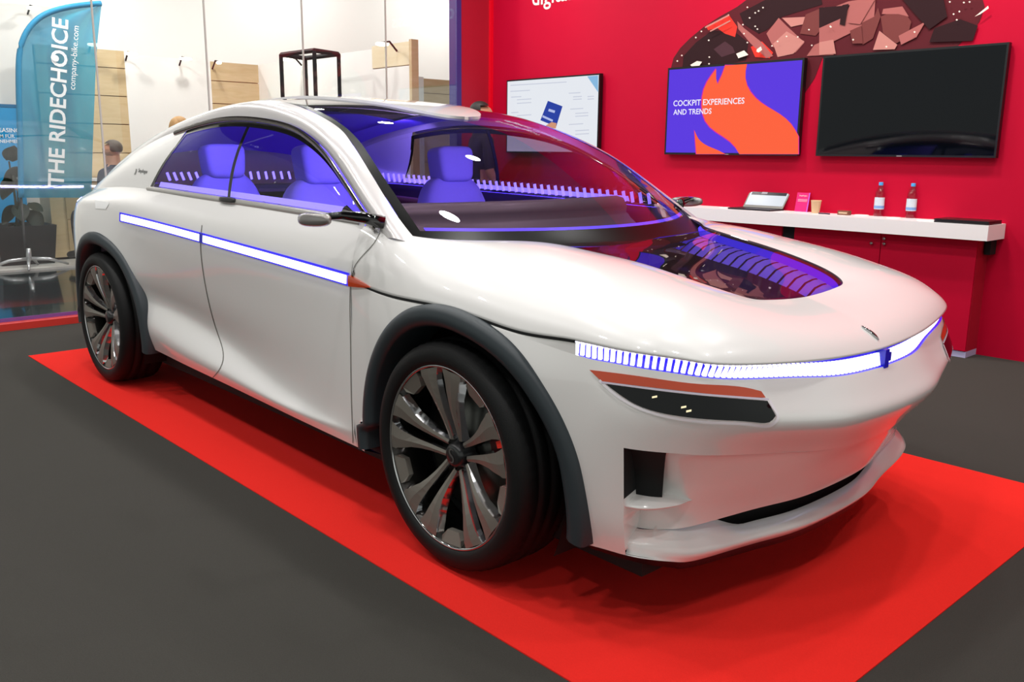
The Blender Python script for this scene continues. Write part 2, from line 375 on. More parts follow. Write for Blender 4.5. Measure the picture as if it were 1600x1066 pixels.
du = np.linspace(4.3, UB, 14); zt = S(du, np.array([3.4]))[0][:, 2]
dk = MB().grid(np.array([offs(du, -.018+0*du, zt-.003), offs(du, -.050+0*du, zt-.03), offs(du, -.078+0*du, zt-.09), offs(du, -.10+0*du, zt*0+.428)])*NEG)
pair('brake_duct', dk, BLACKM, car)
fu = np.linspace(2.7, UB+.05, 30); wf = sst(2.7, 5.1, fu)
fn = MB().grid(np.array([offs(fu, -.150+.0*fu, .418+.014*wf), offs(fu, -.118+.10*wf, .414+.010*wf), offs(fu, -.118+.10*wf, .412+.004*wf), offs(fu, -.150+0*fu, .408+.004*wf)])*NEG)
pair('duct_fin', fn, WHITE, car)

# ---- hood ring: inner edge (glass cut-out, scuttle) to outer edge (cut line, light bar)
HI = np.array([(-.595, .876, 1.140), (-.34, .80, 1.108), (-.16, .62, 1.103), (-.03, .50, 1.100), (.14, .45, 1.080), (.33, .41, 1.054), (.5, .385, 1.020), (.62, .352, .991), (.695, .30, .967), (.716, .22, .957), (.72, .11, .949), (.72, 0, .945)])
HO = np.array([(-.614, .957, .936), (-.35, .974, .918), (-.1, .988, .922), (.12, .984, .912), (.32, .964, .888), (.5, .942, .890), (.64, .922, .886), (.755, .885, .880), (.845, .815, .868), (.918, .69, .850), (.985, .33, .822), (1.005, 0, .812)])
hk = np.arange(12.); hd = np.linspace(0, 11, 170)
hi = basis(hk, hd) @ HI; ho = basis(hk, hd) @ HO
def hood_row(t):
    d = ho-hi; dh = d.copy(); dh[:, 2] = 0; dz = -d[:, 2]
    p1 = hi+dh*.42+np.stack([0*dz, 0*dz, .028*(1-sst(6.5, 10, hd))+.0*dz-.25*dz*sst(7, 10.5, hd)], 1)
    p2 = ho-dh*(.05+.16*sst(7, 11, hd))[:, None]+np.stack([0*dz, 0*dz, dz*(.72-.10*sst(7, 11, hd))], 1)
    return (1-t)**3*hi+3*(1-t)**2*t*p1+3*(1-t)*t*t*p2+t**3*ho
HG = np.array([hood_row(t) for t in np.linspace(0, 1, 40)])
hm = MB().grid(HG*NEG, True)
lipg = ho-np.stack([.012*(ho[:, 0] > .5)+0*ho[:, 0], 0*ho[:, 0], .006+0*ho[:, 0]], 1); ring_in = ho+(plan(6+0*hd)[1]*0)-np.stack([.03*sst(.4, .8, ho[:, 0]), .02+0*ho[:, 0], .012+0*ho[:, 0]], 1)
hm.grid(np.array([ho, ring_in])*NEG, True)
hood = weld(mk('hood', list(hm.v)+list(mir(hm.v)), hm.f+[tuple(i+len(hm.v) for i in q[::-1]) for q in hm.f], WHITE, car))

tops = S(np.linspace(7.05, 12, 120), np.array([0.]))[0]
fl = hd <= 5.25; e_ = ho[fl]; lo = np.array([[np.interp(-p[0], -tops[:, 0], tops[:, k]) for k in range(3)] for p in e_]); lo[:, 0] = e_[:, 0]
fq = MB().grid(np.array([e_+[0, -.002, -.006], lo+[0, 0, .002], lo+[0, 0, -.012]])*NEG); pair('fender_top', fq, WHITE, car)
gq = MB().grid(np.array([e_+[0, .0005, .001], e_+[0, .0015, -.004], e_+[0, .0005, -.008]])*NEG); pair('hood_gap', gq, BLACKM, car)
# ---- light bar under the hood edge
su = np.linspace(0, 7, 160)
bar_b = S(su, np.array([0.]))[0]
sel = hd >= 5.0; bo = ho[sel][::-1]                                  # nose -> corner
dd = np.r_[0, np.cumsum(np.linalg.norm(np.diff(bo, axis=0), axis=1))]; bar_t = np.array([np.interp(np.linspace(0, dd[-1], 160), dd, bo[:, k]) for k in range(3)]).T
db = np.r_[0, np.cumsum(np.linalg.norm(np.diff(bar_b, axis=0), axis=1))]; bar_b = np.array([np.interp(np.linspace(0, db[-1], 160), db, bar_b[:, k]) for k in range(3)]).T
inn = np.array([-.012, -.012, 0])
bl = MB().grid(np.array([bar_t+[-.03, -.02, -.004], bar_t+[-.016, -.010, -.012], bar_b+[-.016, -.010, .004], bar_b+[.0, 0, .0]])*NEG)
lb = mk('light_bar', list(bl.v)+list(mir(bl.v)), bl.f+[tuple(i+len(bl.v) for i in q) for q in bl.f], LEDBLUE, car, label='blue lit channel under the hood edge')
segm = B((-.0057, -.004, -.5), (.0057, .006, .5)); nseg = 58
bme = None
for sg in (-1, 1):
    for k in range(nseg):
        f_ = (k+.9)/(nseg+.2)*158
        i = int(f_); fr0 = f_-i; a = bar_t[i]*(1-fr0)+bar_t[i+1]*fr0; b = bar_b[i]*(1-fr0)+bar_b[i+1]*fr0; t = bar_b[min(i+1, 159)]-bar_b[max(i-1, 0)]; t /= np.linalg.norm(t)
        mid = (a*.40+b*.60)+np.array([-.012, -.008, 0]); zv = a-b; h = np.linalg.norm(zv)*.74; zv = zv/np.linalg.norm(zv)
        yv = np.cross(zv, t); yv /= np.linalg.norm(yv); zv = np.cross(t, yv)
        if bme is None:
            o = segm.mk('led_block', LEDSEG, lb, False); bme = o.data
            for q in bme.vertices: q.co += Vector(CARC)*U
        else: o = bpy.data.objects.new('led_block', bme); COL.objects.link(o); o.parent = lb
        M = np.column_stack([t, yv, zv*h]); M[1] *= -sg*-1 if sg == 1 else -1
        pos = mid*np.array([1, sg, 1])-np.array(CARC)
        o.matrix_local = Matrix(((*[float(x) for x in M[0]], pos[0]*U), (*[float(x) for x in M[1]], pos[1]*U), (*[float(x) for x in M[2]], pos[2]*U), (0, 0, 0, 1)))
cb = B((.985, -.014, .752), (1.02, .014, .812)); cb.box((.985, .014, .772), (1.02, .028, .80)); cb.mk('bar_camera', DEEPBLUE, lb, False, label='dark blue camera block at the middle of the light bar')

# ---- conforming helper: pixels of the photograph laid on a built surface
def bvh(*mbs):
    v = []; f = []
    for m in mbs:
        n = len(v); v += [tuple(p) for p in m.v]; f += [tuple(i+n for i in q) for q in m.f]
    return BVHTree.FromPolygons([Vector(p) for p in v], f)
def lay(tree, x, y, off=0.):
    d = Vector(ray(x, y)).normalized(); h, n, i, _ = tree.ray_cast(Vector(CAM), d)
    if h is None:                                                     # just past an edge: nearest point of the surface
        best = None
        for k in range(60):
            a, b, c, e = tree.find_nearest(Vector(CAM)+d*(2+k*.1))
            if best is None or e < best[0]: best = (e, a, b)
        h, n = best[1], best[2]
    if n.dot(d) > 0: n = -n
    return np.array(h+n*off)
def px_spl(pts, n): return spl([(a, b, 0) for a, b in pts], n)[:, :2]
def patch(tree, top, bot, n, m, off, skirt=.008):
    T, Bt = px_spl(top, n), px_spl(bot, n); G = []
    for j in range(m):
        f = j/(m-1); row = []
        for k in range(n):
            q = T[k]*(1-f)+Bt[k]*f; h = lay(tree, q[0], q[1], off)
            row.append(h if h is not None else row[-1])
        G.append(row)
    G = np.array(G); m_ = MB().grid(G)
    if skirt:
        rim = np.array(list(G[0])+list(G[1:, -1])+list(G[-1][::-1][1:])+list(G[::-1, 0][1:]))
        c = G.mean((0, 1)); d = np.array(ray(*T[n//2])); d /= np.linalg.norm(d)
        m_.grid(np.array([rim, rim+d*skirt]))
    return m_
def line(tree, pts, n, wpx, off=.0012):
    c = px_spl(pts, n); t = np.gradient(c, axis=0); t /= np.linalg.norm(t, axis=1)[:, None]; nn = np.stack([-t[:, 1], t[:, 0]], 1)*wpx/2
    return patch(tree, [tuple(p) for p in c+nn], [tuple(p) for p in c-nn], n, 2, off, 0)
front_tree = bvh(fa, hm, fb)
# headlamp cluster
head = patch(front_tree, [(948, 600), (1000, 607), (1100, 619), (1198, 627)], [(951, 603), (992, 631), (1060, 650), (1120, 656), (1180, 660), (1204, 658), (1211, 650)], 40, 8, .003, 0)
hl, hr = pair('headlamp', head, LAMPGLASS, car, label='smoked glass headlamp')
# surround drawn as a pale rim a little wider than the lamp
amb = patch(front_tree, [(922, 578), (1000, 588), (1100, 601), (1168, 607), (1188, 612)], [(941, 596), (1000, 603), (1100, 615), (1150, 620), (1195, 622)], 40, 5, .004, 0)
pair('turn_signal', amb, AMBER, car, label='long amber turn signal')
rimp = MB()
for a in ([(941, 597), (1000, 605), (1100, 617), (1199, 625)],): rimp.add(*(lambda q: (q.v, q.f))(line(front_tree, a, 40, 3.0, .006)))
pair('lamp_divider', rimp, mat('pale_lilac_plastic', 'd9cfe0', .3), car)
for q in ((1023, 621), (1068, 637), (1076, 643)):
    dot = patch(front_tree, [(q[0]-4, q[1]-1.5), (q[0]+4, q[1]-3)], [(q[0]-4, q[1]+1.5), (q[0]+4, q[1])], 2, 2, .0045, .003)
    mk('lamp_module', dot.v, dot.f, mat('lamp_cell', 'f5e6c0', .3, emit='fff0c0', estr=.6), hl, False)
q = line(front_tree, [(938, 594), (950, 606), (992, 634.5), (1060, 654), (1120, 660), (1180, 664), (1206, 662.5), (1214, 653), (1207, 638), (1201, 627)], 60, 4.0, .005); pair('headlamp_rim', q, mat('lamp_rim_white', 'f4eef4', .3, coat=.5), car)
# badge on the nose
bd = MB()
for pts, rd in (([(1351, 502), (1354, 508), (1363, 512), (1372, 517), (1382, 525)], (.0015, .0055, .0015)), ([(1361, 517), (1369, 521), (1378, 526)], (.001, .004, .0015))):
    c_px = px_spl(pts, 12); bd.tube([lay(front_tree, a, b, .003) for a, b in c_px], [rd[0]+(rd[1]-rd[0])*math.sin(math.pi*k/11)**.6 for k in range(12)], 8)
mk('badge', bd.v, bd.f, CHROME, car, label='silver curved nose emblem')
# cut lines of the hood
# ---- door and rear quarter envelope D(s, row), half body, y positive
DR = [  # x stations with rows (y, z): belt, shoulder, strip top, strip bottom, mid, low, valley, sill bulge, bottom
 (-.62, [(.885, 1.150), (.935, 1.05), (.955, .958), (.958, .920), (.960, .78), (.960, .60), (.960, .38), (.960, .33), (.950, .275)]),
 (-1.2, [(.868, 1.162), (.930, 1.075), (.953, .985), (.956, .947), (.950, .79), (.937, .60), (.930, .385), (.960, .325), (.943, .28)]),
 (-1.8, [(.860, 1.174), (.925, 1.092), (.950, 1.01), (.953, .972), (.941, .80), (.918, .62), (.904, .46), (.953, .36), (.932, .287)]),
 (-2.4, [(.856, 1.186), (.922, 1.11), (.948, 1.034), (.951, .996), (.940, .82), (.915, .66), (.900, .535), (.946, .395), (.922, .292)]),
 (-2.9, [(.850, 1.195), (.930, 1.125), (.955, 1.053), (.958, 1.013), (.955, .85), (.944, .69), (.925, .57), (.943, .43), (.912, .296)]),
 (-3.36, [(.845, 1.19), (.940, 1.125), (.970, 1.065), (.978, 1.025), (.998, .86), (1.0, .70), (.99, .56), (.968, .43), (.93, .30)]),
 (-3.75, [(.830, 1.165), (.925, 1.11), (.957, 1.06), (.967, 1.02), (.980, .86), (.98, .70), (.965, .56), (.94, .43), (.905, .30)]),
 (-4.05, [(.775, 1.14), (.855, 1.09), (.888, 1.045), (.898, 1.01), (.915, .86), (.915, .70), (.90, .56), (.875, .43), (.84, .30)]),
 (-4.28, [(.66, 1.12), (.72, 1.08), (.745, 1.035), (.755, 1.0), (.77, .86), (.77, .70), (.755, .56), (.73, .43), (.70, .30)]),
 (-4.42, [(.42, 1.11), (.45, 1.075), (.465, 1.03), (.47, .995), (.48, .86), (.48, .70), (.47, .56), (.45, .43), (.43, .30)]),
 (-4.46, [(.0, 1.105)]+[(0, z) for z in (1.07, 1.025, .99, .86, .70, .56, .43, .30)])]
DC = np.array([[(x, y, z) for y, z in r] for x, r in DR]).transpose(1, 0, 2)          # rows, stations, xyz
# tail pushed out a little at mid height
for i, dx in enumerate((0, -.03, -.045, -.05, -.05, -.04, -.02, 0, .02)): DC[i, -3:, 0] += dx
ds = np.r_[0, np.cumsum(np.linalg.norm(np.diff(DC[4], axis=0), axis=1))]
rk = np.array([0, 1, 2, 2.45, 4, 5.4, 6.6, 7.6, 8.4])
def D(s, r): return np.einsum('rk,kjc,sj->rsc', basis(rk, r), DC, basis(ds, s))
def s_of_x(x): q = np.linspace(0, ds[-4], 400); return np.interp(-x, -(basis(ds, q) @ DC[4])[:, 0], q)
def door_gap_s(r):                                                    # the cut between the doors
    xs = np.interp(r, [0, 2.2, 4, 5.4, 6.6, 7.4, 8.4], [-1.98, -1.95, -1.92, -1.86, -1.80, -1.80, -1.88]); return s_of_x(xs)
rr = np.linspace(0, 8.4, 64); ns = 70
fd = np.array([D(np.linspace(0, float(door_gap_s(r)), ns), np.array([r]))[0] for r in rr])
rq = np.array([D(np.r_[np.linspace(float(door_gap_s(r)), ds[-4], 150), np.linspace(ds[-4], ds[-1], 50)[1:]], np.array([r]))[0] for r in rr])
fdm = MB().grid(fd*NEG, True)
qm = MB().grid(rq*NEG, True); qv, qf = arch_cut(qm.v, qm.f, LW); qm = MB().add(qv, qf)
fdoor, _ = pair('front_door', fdm, WHITE, car)
pair('rear_quarter', qm, WHITE, car)
side_tree = bvh(fdm, qm, fb, hm, fq)
for pts in ([(316, 352), (314, 372), (317, 420), (326, 470), (340, 520), (348, 545), (349, 562), (343, 578), (333, 590)], [(594, 364), (585, 380), (565, 402), (551, 425), (548, 445), (548, 520), (549, 600), (552, 692)]):
    q = line(side_tree, pts, 40, 1.1, .002); pair('door_gap', q, mat('gap_shadow', '6e6c66', .8), car)
# side light strip: blue frame, two white lenses, dark joint
sf = D(np.linspace(s_of_x(-.63), s_of_x(-3.02), 120), np.array([1.93, 1.98, 2.47, 2.52])); sf[:, :, 1] += .004
stp, stp2 = pair('side_light', MB().grid(sf*NEG, True), LEDBLUE, car)
for x0, x1 in ((-.64, -1.925), (-1.965, -2.99)):
    g = D(np.linspace(s_of_x(x0), s_of_x(x1), 90), np.linspace(2.04, 2.44, 5)); g[:, :, 1] += .008
    a = MB().grid(g*NEG, True); mk('light_lens', a.v, a.f, LEDW, stp); mk('light_lens', mir(a.v), a.f, LEDW, stp2)
g = D(np.linspace(s_of_x(-1.925), s_of_x(-1.965), 4), np.array([1.95, 2.5])); g[:, :, 1] += .009
a = MB().grid(g*NEG, True); mk('strip_joint', a.v, a.f, DEEPBLUE, stp); mk('strip_joint', mir(a.v), a.f, DEEPBLUE, stp2)
xm = np.linspace(-.624, -.475, 18); sh_ = np.clip(1-((xm+.624)/.149), 0, 1)**.75; zc_ = np.interp(xm, [-.624, -.475], [.936, .929]); ym = np.array([.966, .968, .965])
G = np.array([[(x, .957+.011+.010*(x+.624)+(.003 if k == 1 else 0), z+(1-k)*.021*h) for x, z, h in zip(xm, zc_, sh_)] for k in range(3)])
q = MB().grid(G*NEG); rim = np.array(list(G[0])+list(G[2][::-1])+[G[0][0]]); q.grid(np.array([rim, rim-[0, .02, 0]])*NEG)
pair('side_marker', q, AMBER, car, label='small amber side marker')
# tail light bar round the back
for a_, b_, nm in ((ds[-4]-.05, ds[-1], 'tail_light'),):
    g = D(np.linspace(a_, b_, 60), np.array([.80, 1.35])); g = g[:, :-2]; g[:, :, 0] -= .006
    m_ = MB().grid(g*NEG, True); tl = mk('tail_light', list(m_.v)+list(mir(m_.v)), m_.f+[tuple(i+len(m_.v) for i in q[::-1]) for q in m_.f], ribbed('tail_led', 'dcd8ff', '3020ff', 26.0, 20), car)
q = patch(side_tree, [(149, 313), (172, 317)], [(150, 326), (166, 327)], 6, 3, .003); mk('charge_flap', q.v, q.f, mat('flap_white', 'ffffff', .3, coat=.5), car, label='small white flap on the rear wing')

# ---- roof strip: windscreen, glass roof, white tongue, rear glass
RS = [((-.30, .835, 1.075), (.03, 1.060)), ((-.37, .838, 1.098), (-.06, 1.093)), ((-.50, .825, 1.185), (-.21, 1.170)), ((-.655, .80, 1.286), (-.38, 1.262)), ((-.82, .765, 1.386), (-.57, 1.360)), ((-.98, .72, 1.463), (-.77, 1.452)),
      ((-1.17, .685, 1.533), (-1.0, 1.540)), ((-1.39, .665, 1.594), (-1.25, 1.607)), ((-1.6, .652, 1.628), (-1.5, 1.648)), ((-2.0, .635, 1.650), (-2.0, 1.690)), ((-2.4, .625, 1.622), (-2.5, 1.690)),
      ((-2.8, .62, 1.563), (-2.95, 1.640)), ((-3.28, .62, 1.455), (-3.45, 1.53)), ((-3.75, .62, 1.300), (-3.95, 1.36)), ((-4.1, .60, 1.185), (-4.25, 1.21)), ((-4.33, .57, 1.115), (-4.47, 1.112))]
RP = np.array([s for s, c in RS]); RC = np.array([(c[0], 0, c[1]) for s, c in RS]); rt_ = np.arange(len(RS), dtype=float)
def roof(t, s, off=0.):
    """t array stations, s array -1..1 across; grid [t][s]"""
    b = basis(rt_, t); e = b @ RP; c = b @ RC; G = np.zeros((len(t), len(s), 3))
    for j, q in enumerate(s):
        wgt = abs(q)**2.0; G[:, j, 0] = c[:, 0]+(e[:, 0]-c[:, 0])*wgt; G[:, j, 1] = e[:, 1]*q; G[:, j, 2] = c[:, 2]+(e[:, 2]-c[:, 2])*abs(q)**2.3+off
    return G
ss = np.linspace(-1, 1, 49)
ws = MB().grid(roof(np.linspace(1.45, 6.6, 60), np.linspace(-.955, .955, 49)), True); ws.mk('windscreen', GLASSW, car, label='raked tinted windscreen')
fr_ = MB()
fr_.grid(roof(np.linspace(0, 1.46, 10), ss), True)
for a, b in ((-1, -.955), (.955, 1)): fr_.grid(roof(np.linspace(1.15, 12, 90), np.linspace(a, b, 4)), True)
fr_.mk('windscreen_border', mat('ceramic_black', '030303', .3, spec=.12), car, label='gloss black windscreen border')
ws2 = MB().grid(roof(np.linspace(6.6, 12, 60), np.linspace(-.955, .955, 49)), True); ws2.mk('roof_glass', GLASSR, car, label='dark panoramic roof glass')
rr_ = MB().grid(roof(np.linspace(12, 15, 30), ss), True); rr_.mk('tail_deck', WHITE, car)
# white tongue with a rounded nose
tt = np.linspace(6.35, 12, 70); G = []
for t in tt:
    hw = (.20+.10*sst(6.35, 9, t))*math.sqrt(max(0, 1-max(0, 1-(t-6.35)/1.0)**2.2))+.012
    e = (basis(rt_, [t]) @ RP)[0]; G.append(roof(np.array([t]), np.linspace(-hw/e[1], hw/e[1], 21), .012)[0])
G = np.array(G); tg = MB().grid(G, True); rim = np.array(list(G[:, 0][::-1])+list(G[0])+list(G[:, -1])); tg.grid(np.array([rim, rim-[0, 0, .014]])); tg.mk('roof_tongue', WHITE, car, label='white centre panel on the roof')
# ---- roof rail between screen edge and side windows
RO = np.array([(-.52, .893, 1.136), (-.70, .862, 1.238), (-.90, .822, 1.351), (-1.07, .79, 1.431), (-1.24, .767, 1.490), (-1.44, .748, 1.533), (-1.76, .736, 1.565), (-2.18, .732, 1.568), (-2.67, .735, 1.516), (-3.07, .745, 1.445), (-3.5, .755, 1.335), (-3.9, .74, 1.215), (-4.2, .66, 1.125)])
RI = np.array([(-.36, .842, 1.103), (-.50, .83, 1.188), (-.655, .803, 1.289), (-.82, .768, 1.389), (-.98, .723, 1.466), (-1.17, .688, 1.536), (-1.6, .655, 1.631), (-2.1, .635, 1.648), (-2.6, .625, 1.596), (-3.0, .622, 1.522), (-3.45, .622, 1.402), (-3.9, .615, 1.253), (-4.25, .58, 1.138)])
k_ = np.arange(13.); kk = np.linspace(-.32, 12, 165); ro, ri = basis(k_, kk) @ RO, basis(k_, kk) @ RI
rail = []
for t in np.linspace(0, 1, 12):
    bul = .030*math.sin(math.pi*t)*(np.array([0, .8, .55]))
    rail.append(ri*(1-t)+ro*t+bul)
rl = MB().grid(np.array(rail)*NEG, True); pair('roof_rail', rl, SILVER if False else mat('satin_white_rail', 'dedada', .3, metal=.25, coat=.8), car)
# polished strip below the rail
st = basis(k_, np.linspace(.02, 8.05, 130)) @ RO
q = MB().grid(np.array([st+[0, .012, .004], st+[0, .020, -.008], st+[0, .018, -.020], st+[0, .006, -.024]])*NEG, True); pair('window_strip', q, DARKCHROME, car)
# belt strip
bs = D(np.linspace(s_of_x(-.66), s_of_x(-2.86), 90), np.array([0.]))[0]
q = MB().grid(np.array([bs+[0, .006, -.012], bs+[0, .012, .002], bs+[0, .008, .016], bs+[0, -.012, .018]])*NEG, True); pair('belt_strip', q, mat('belt_silver', 'cfccc8', .22, metal=.45, coat=.5), car)
# side windows: from belt to the strip
def winpt(x, f):
    top = np.array([np.interp(-x, -ro[:, 0], ro[:, k]) for k in range(3)]); top = top+[0, .004, -.02]
    b = D(np.array([float(s_of_x(x))]), np.array([0.]))[0][0]+[0, -.004, .014]
    p = b*(1-f)+top*f; p[1] += .022*math.sin(math.pi*f); p[0] = x; return p
def win(xb0, xb1, xt0, xt1, n=40, m=14, f1=1.0):
    G = []
    for j in range(m):
        f = f1*j/(m-1); G.append([winpt((xb0+(xb1-xb0)*k/(n-1))*(1-f)+(xt0+(xt1-xt0)*k/(n-1))*f, f) for k in range(n)])
    return MB().grid(np.array(G)*NEG, True)
BPB, BPT = -1.83, -1.80
fw_ = win(-.60, BPB+.012, -.60, BPT+.012); rw_ = win(BPB-.012, -2.82, BPT-.012, -2.53)
pair('side_window', fw_, GLASSS, car); pair('side_window', rw_, GLASSS, car)
bp = MB()
G = np.array([[winpt(BPB*(1-f)+BPT*f+dx, f)+[0, .004, 0] for dx in (-.016, 0, .016)] for f in np.linspace(0, 1, 14)]); bp.grid(G*NEG); pair('pillar', bp, BLACKG, car)
hb = winpt(BPB, 0); q = MB().sup((hb[0]+.01, -hb[1]-.016, hb[2]-.006), (.085, .012, .014), .6); pair('belt_bridge', q, mat('dark_hinge', '2b2a2a', .3), car)
# black border of the windows and the rear edge
be = MB()
G = np.array([[winpt(x, f)+[0, .003, 0] for x in np.linspace(-.62, -2.54, 80)] for f in (.93, 1.0)]); be.grid(G*NEG)
G = np.array([[winpt(-2.82*(1-f)-2.53*f+dx, f)+[0, .003, 0] for dx in (-.012, .022)] for f in np.linspace(0, 1, 12)]); be.grid(G*NEG)
pair('window_border', be, BLACKG, car)
# mirror sail
q = MB(); G = np.array([[winpt(x, f)+[0, .006, 0] for x in (-.585, -.66, -.80+.10*f)] for f in np.linspace(0, .62, 6)]); q.grid(G*NEG); pair('mirror_sail', q, BLACKG, car)
# rear pillar panel: from the window's rear edge back to the tail, between rail and shoulder
nC = 50; G = []
for f in np.linspace(0, 1, 16):
    row = []
    for k in range(nC):
        g = k/(nC-1); xb = -2.80*(1-g)-4.28*g; xt = -2.52*(1-g)-4.2*g
        top = np.array([np.interp(-xt, -ro[:, 0], ro[:, c]) for c in range(3)]); b = D(np.array([float(s_of_x(max(xb, -3.99)))+max(0, -3.99-xb)*1.22]), np.array([0.]))[0][0]
        p = b*(1-f)+top*f; p[1] += .018*math.sin(math.pi*f)*(1-g*.6); row.append(p)
    G.append(row)
cp = MB().grid(np.array(G)*NEG, True); pair('rear_pillar', cp, WHITE, car)
pillar_tree = bvh(cp)
q = line(pillar_tree, [(213.5, 264), (212.5, 269), (210.5, 273)], 6, 1.8, .002); mk('pillar_emblem', q.v, q.f, mat('print_grey', '8c8c8a', .5), car)
h0 = lay(pillar_tree, 216, 269, .002); h1 = lay(pillar_tree, 236, 272, .002); h2 = lay(pillar_tree, 216, 264, .002)
if h0 is not None and h1 is not None:
    ux = (h1-h0); L = np.linalg.norm(ux); ux /= L; uy = h2-h0; uy -= ux*(uy@ux); uy /= np.linalg.norm(uy)
    text('pillar_lettering', 'Snapdragon', L/6.6, MATS['print_grey'], car, h0, ux, uy, .001)

# ---- wheel arch trims and liners
def body_y_front(x):
    g = S(np.linspace(5.0, 12, 80), np.array([3.0]))[0]; return np.interp(-x, -g[:, 0], g[:, 1])
def body_y_rear(x):
    g = D(np.linspace(0, ds[-3], 200), np.array([4.3]))[0]; return np.interp(-x, -g[:, 0], g[:, 1])
for cx, fy in ((0.0, body_y_front), (LW, body_y_rear)):
    ph = np.radians(np.linspace(-12, 191, 90)); prof = []
    for dr, dy in ((.010, -.060), (.010, .004), (.004, .016), (-.012, .024), (-.034, .026), (-.050, .018), (-.058, .006), (-.058, -.16)):
        r = rarch(ph)+dr*(1.0 if dr > 0 else 1.05); x = cx+r*np.cos(ph); xe = cx+rarch(ph)*np.cos(ph); y = np.array([float(fy(q)) for q in xe])+dy
        prof.append(np.stack([x, np.minimum(y, 1.05), RW+r*np.sin(ph)], 1))
    q = MB().grid(np.array(prof)*NEG, True); pair('wheel_arch_trim', q, TRIM, car)
    ph = np.radians(np.linspace(-25, 205, 40)); L = []
    for r, y in ((.50, .93), (.50, .52), (.05, .52)): L.append(np.stack([cx+r*np.cos(ph), 0*ph+y, RW+r*np.sin(ph)], 1))
    q = MB().grid(np.array(L)*NEG); pair('wheel_liner', q, BLACKM, car)
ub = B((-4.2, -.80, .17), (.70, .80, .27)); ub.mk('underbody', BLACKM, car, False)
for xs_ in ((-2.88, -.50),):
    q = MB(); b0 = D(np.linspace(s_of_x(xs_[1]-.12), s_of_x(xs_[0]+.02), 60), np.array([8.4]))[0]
    q.grid(np.array([b0, b0+[0, -.03, -.02], b0+[0, -.12, -.06]])*NEG); pair('sill_under', q, mat('sill_black', '101010', .7), car)

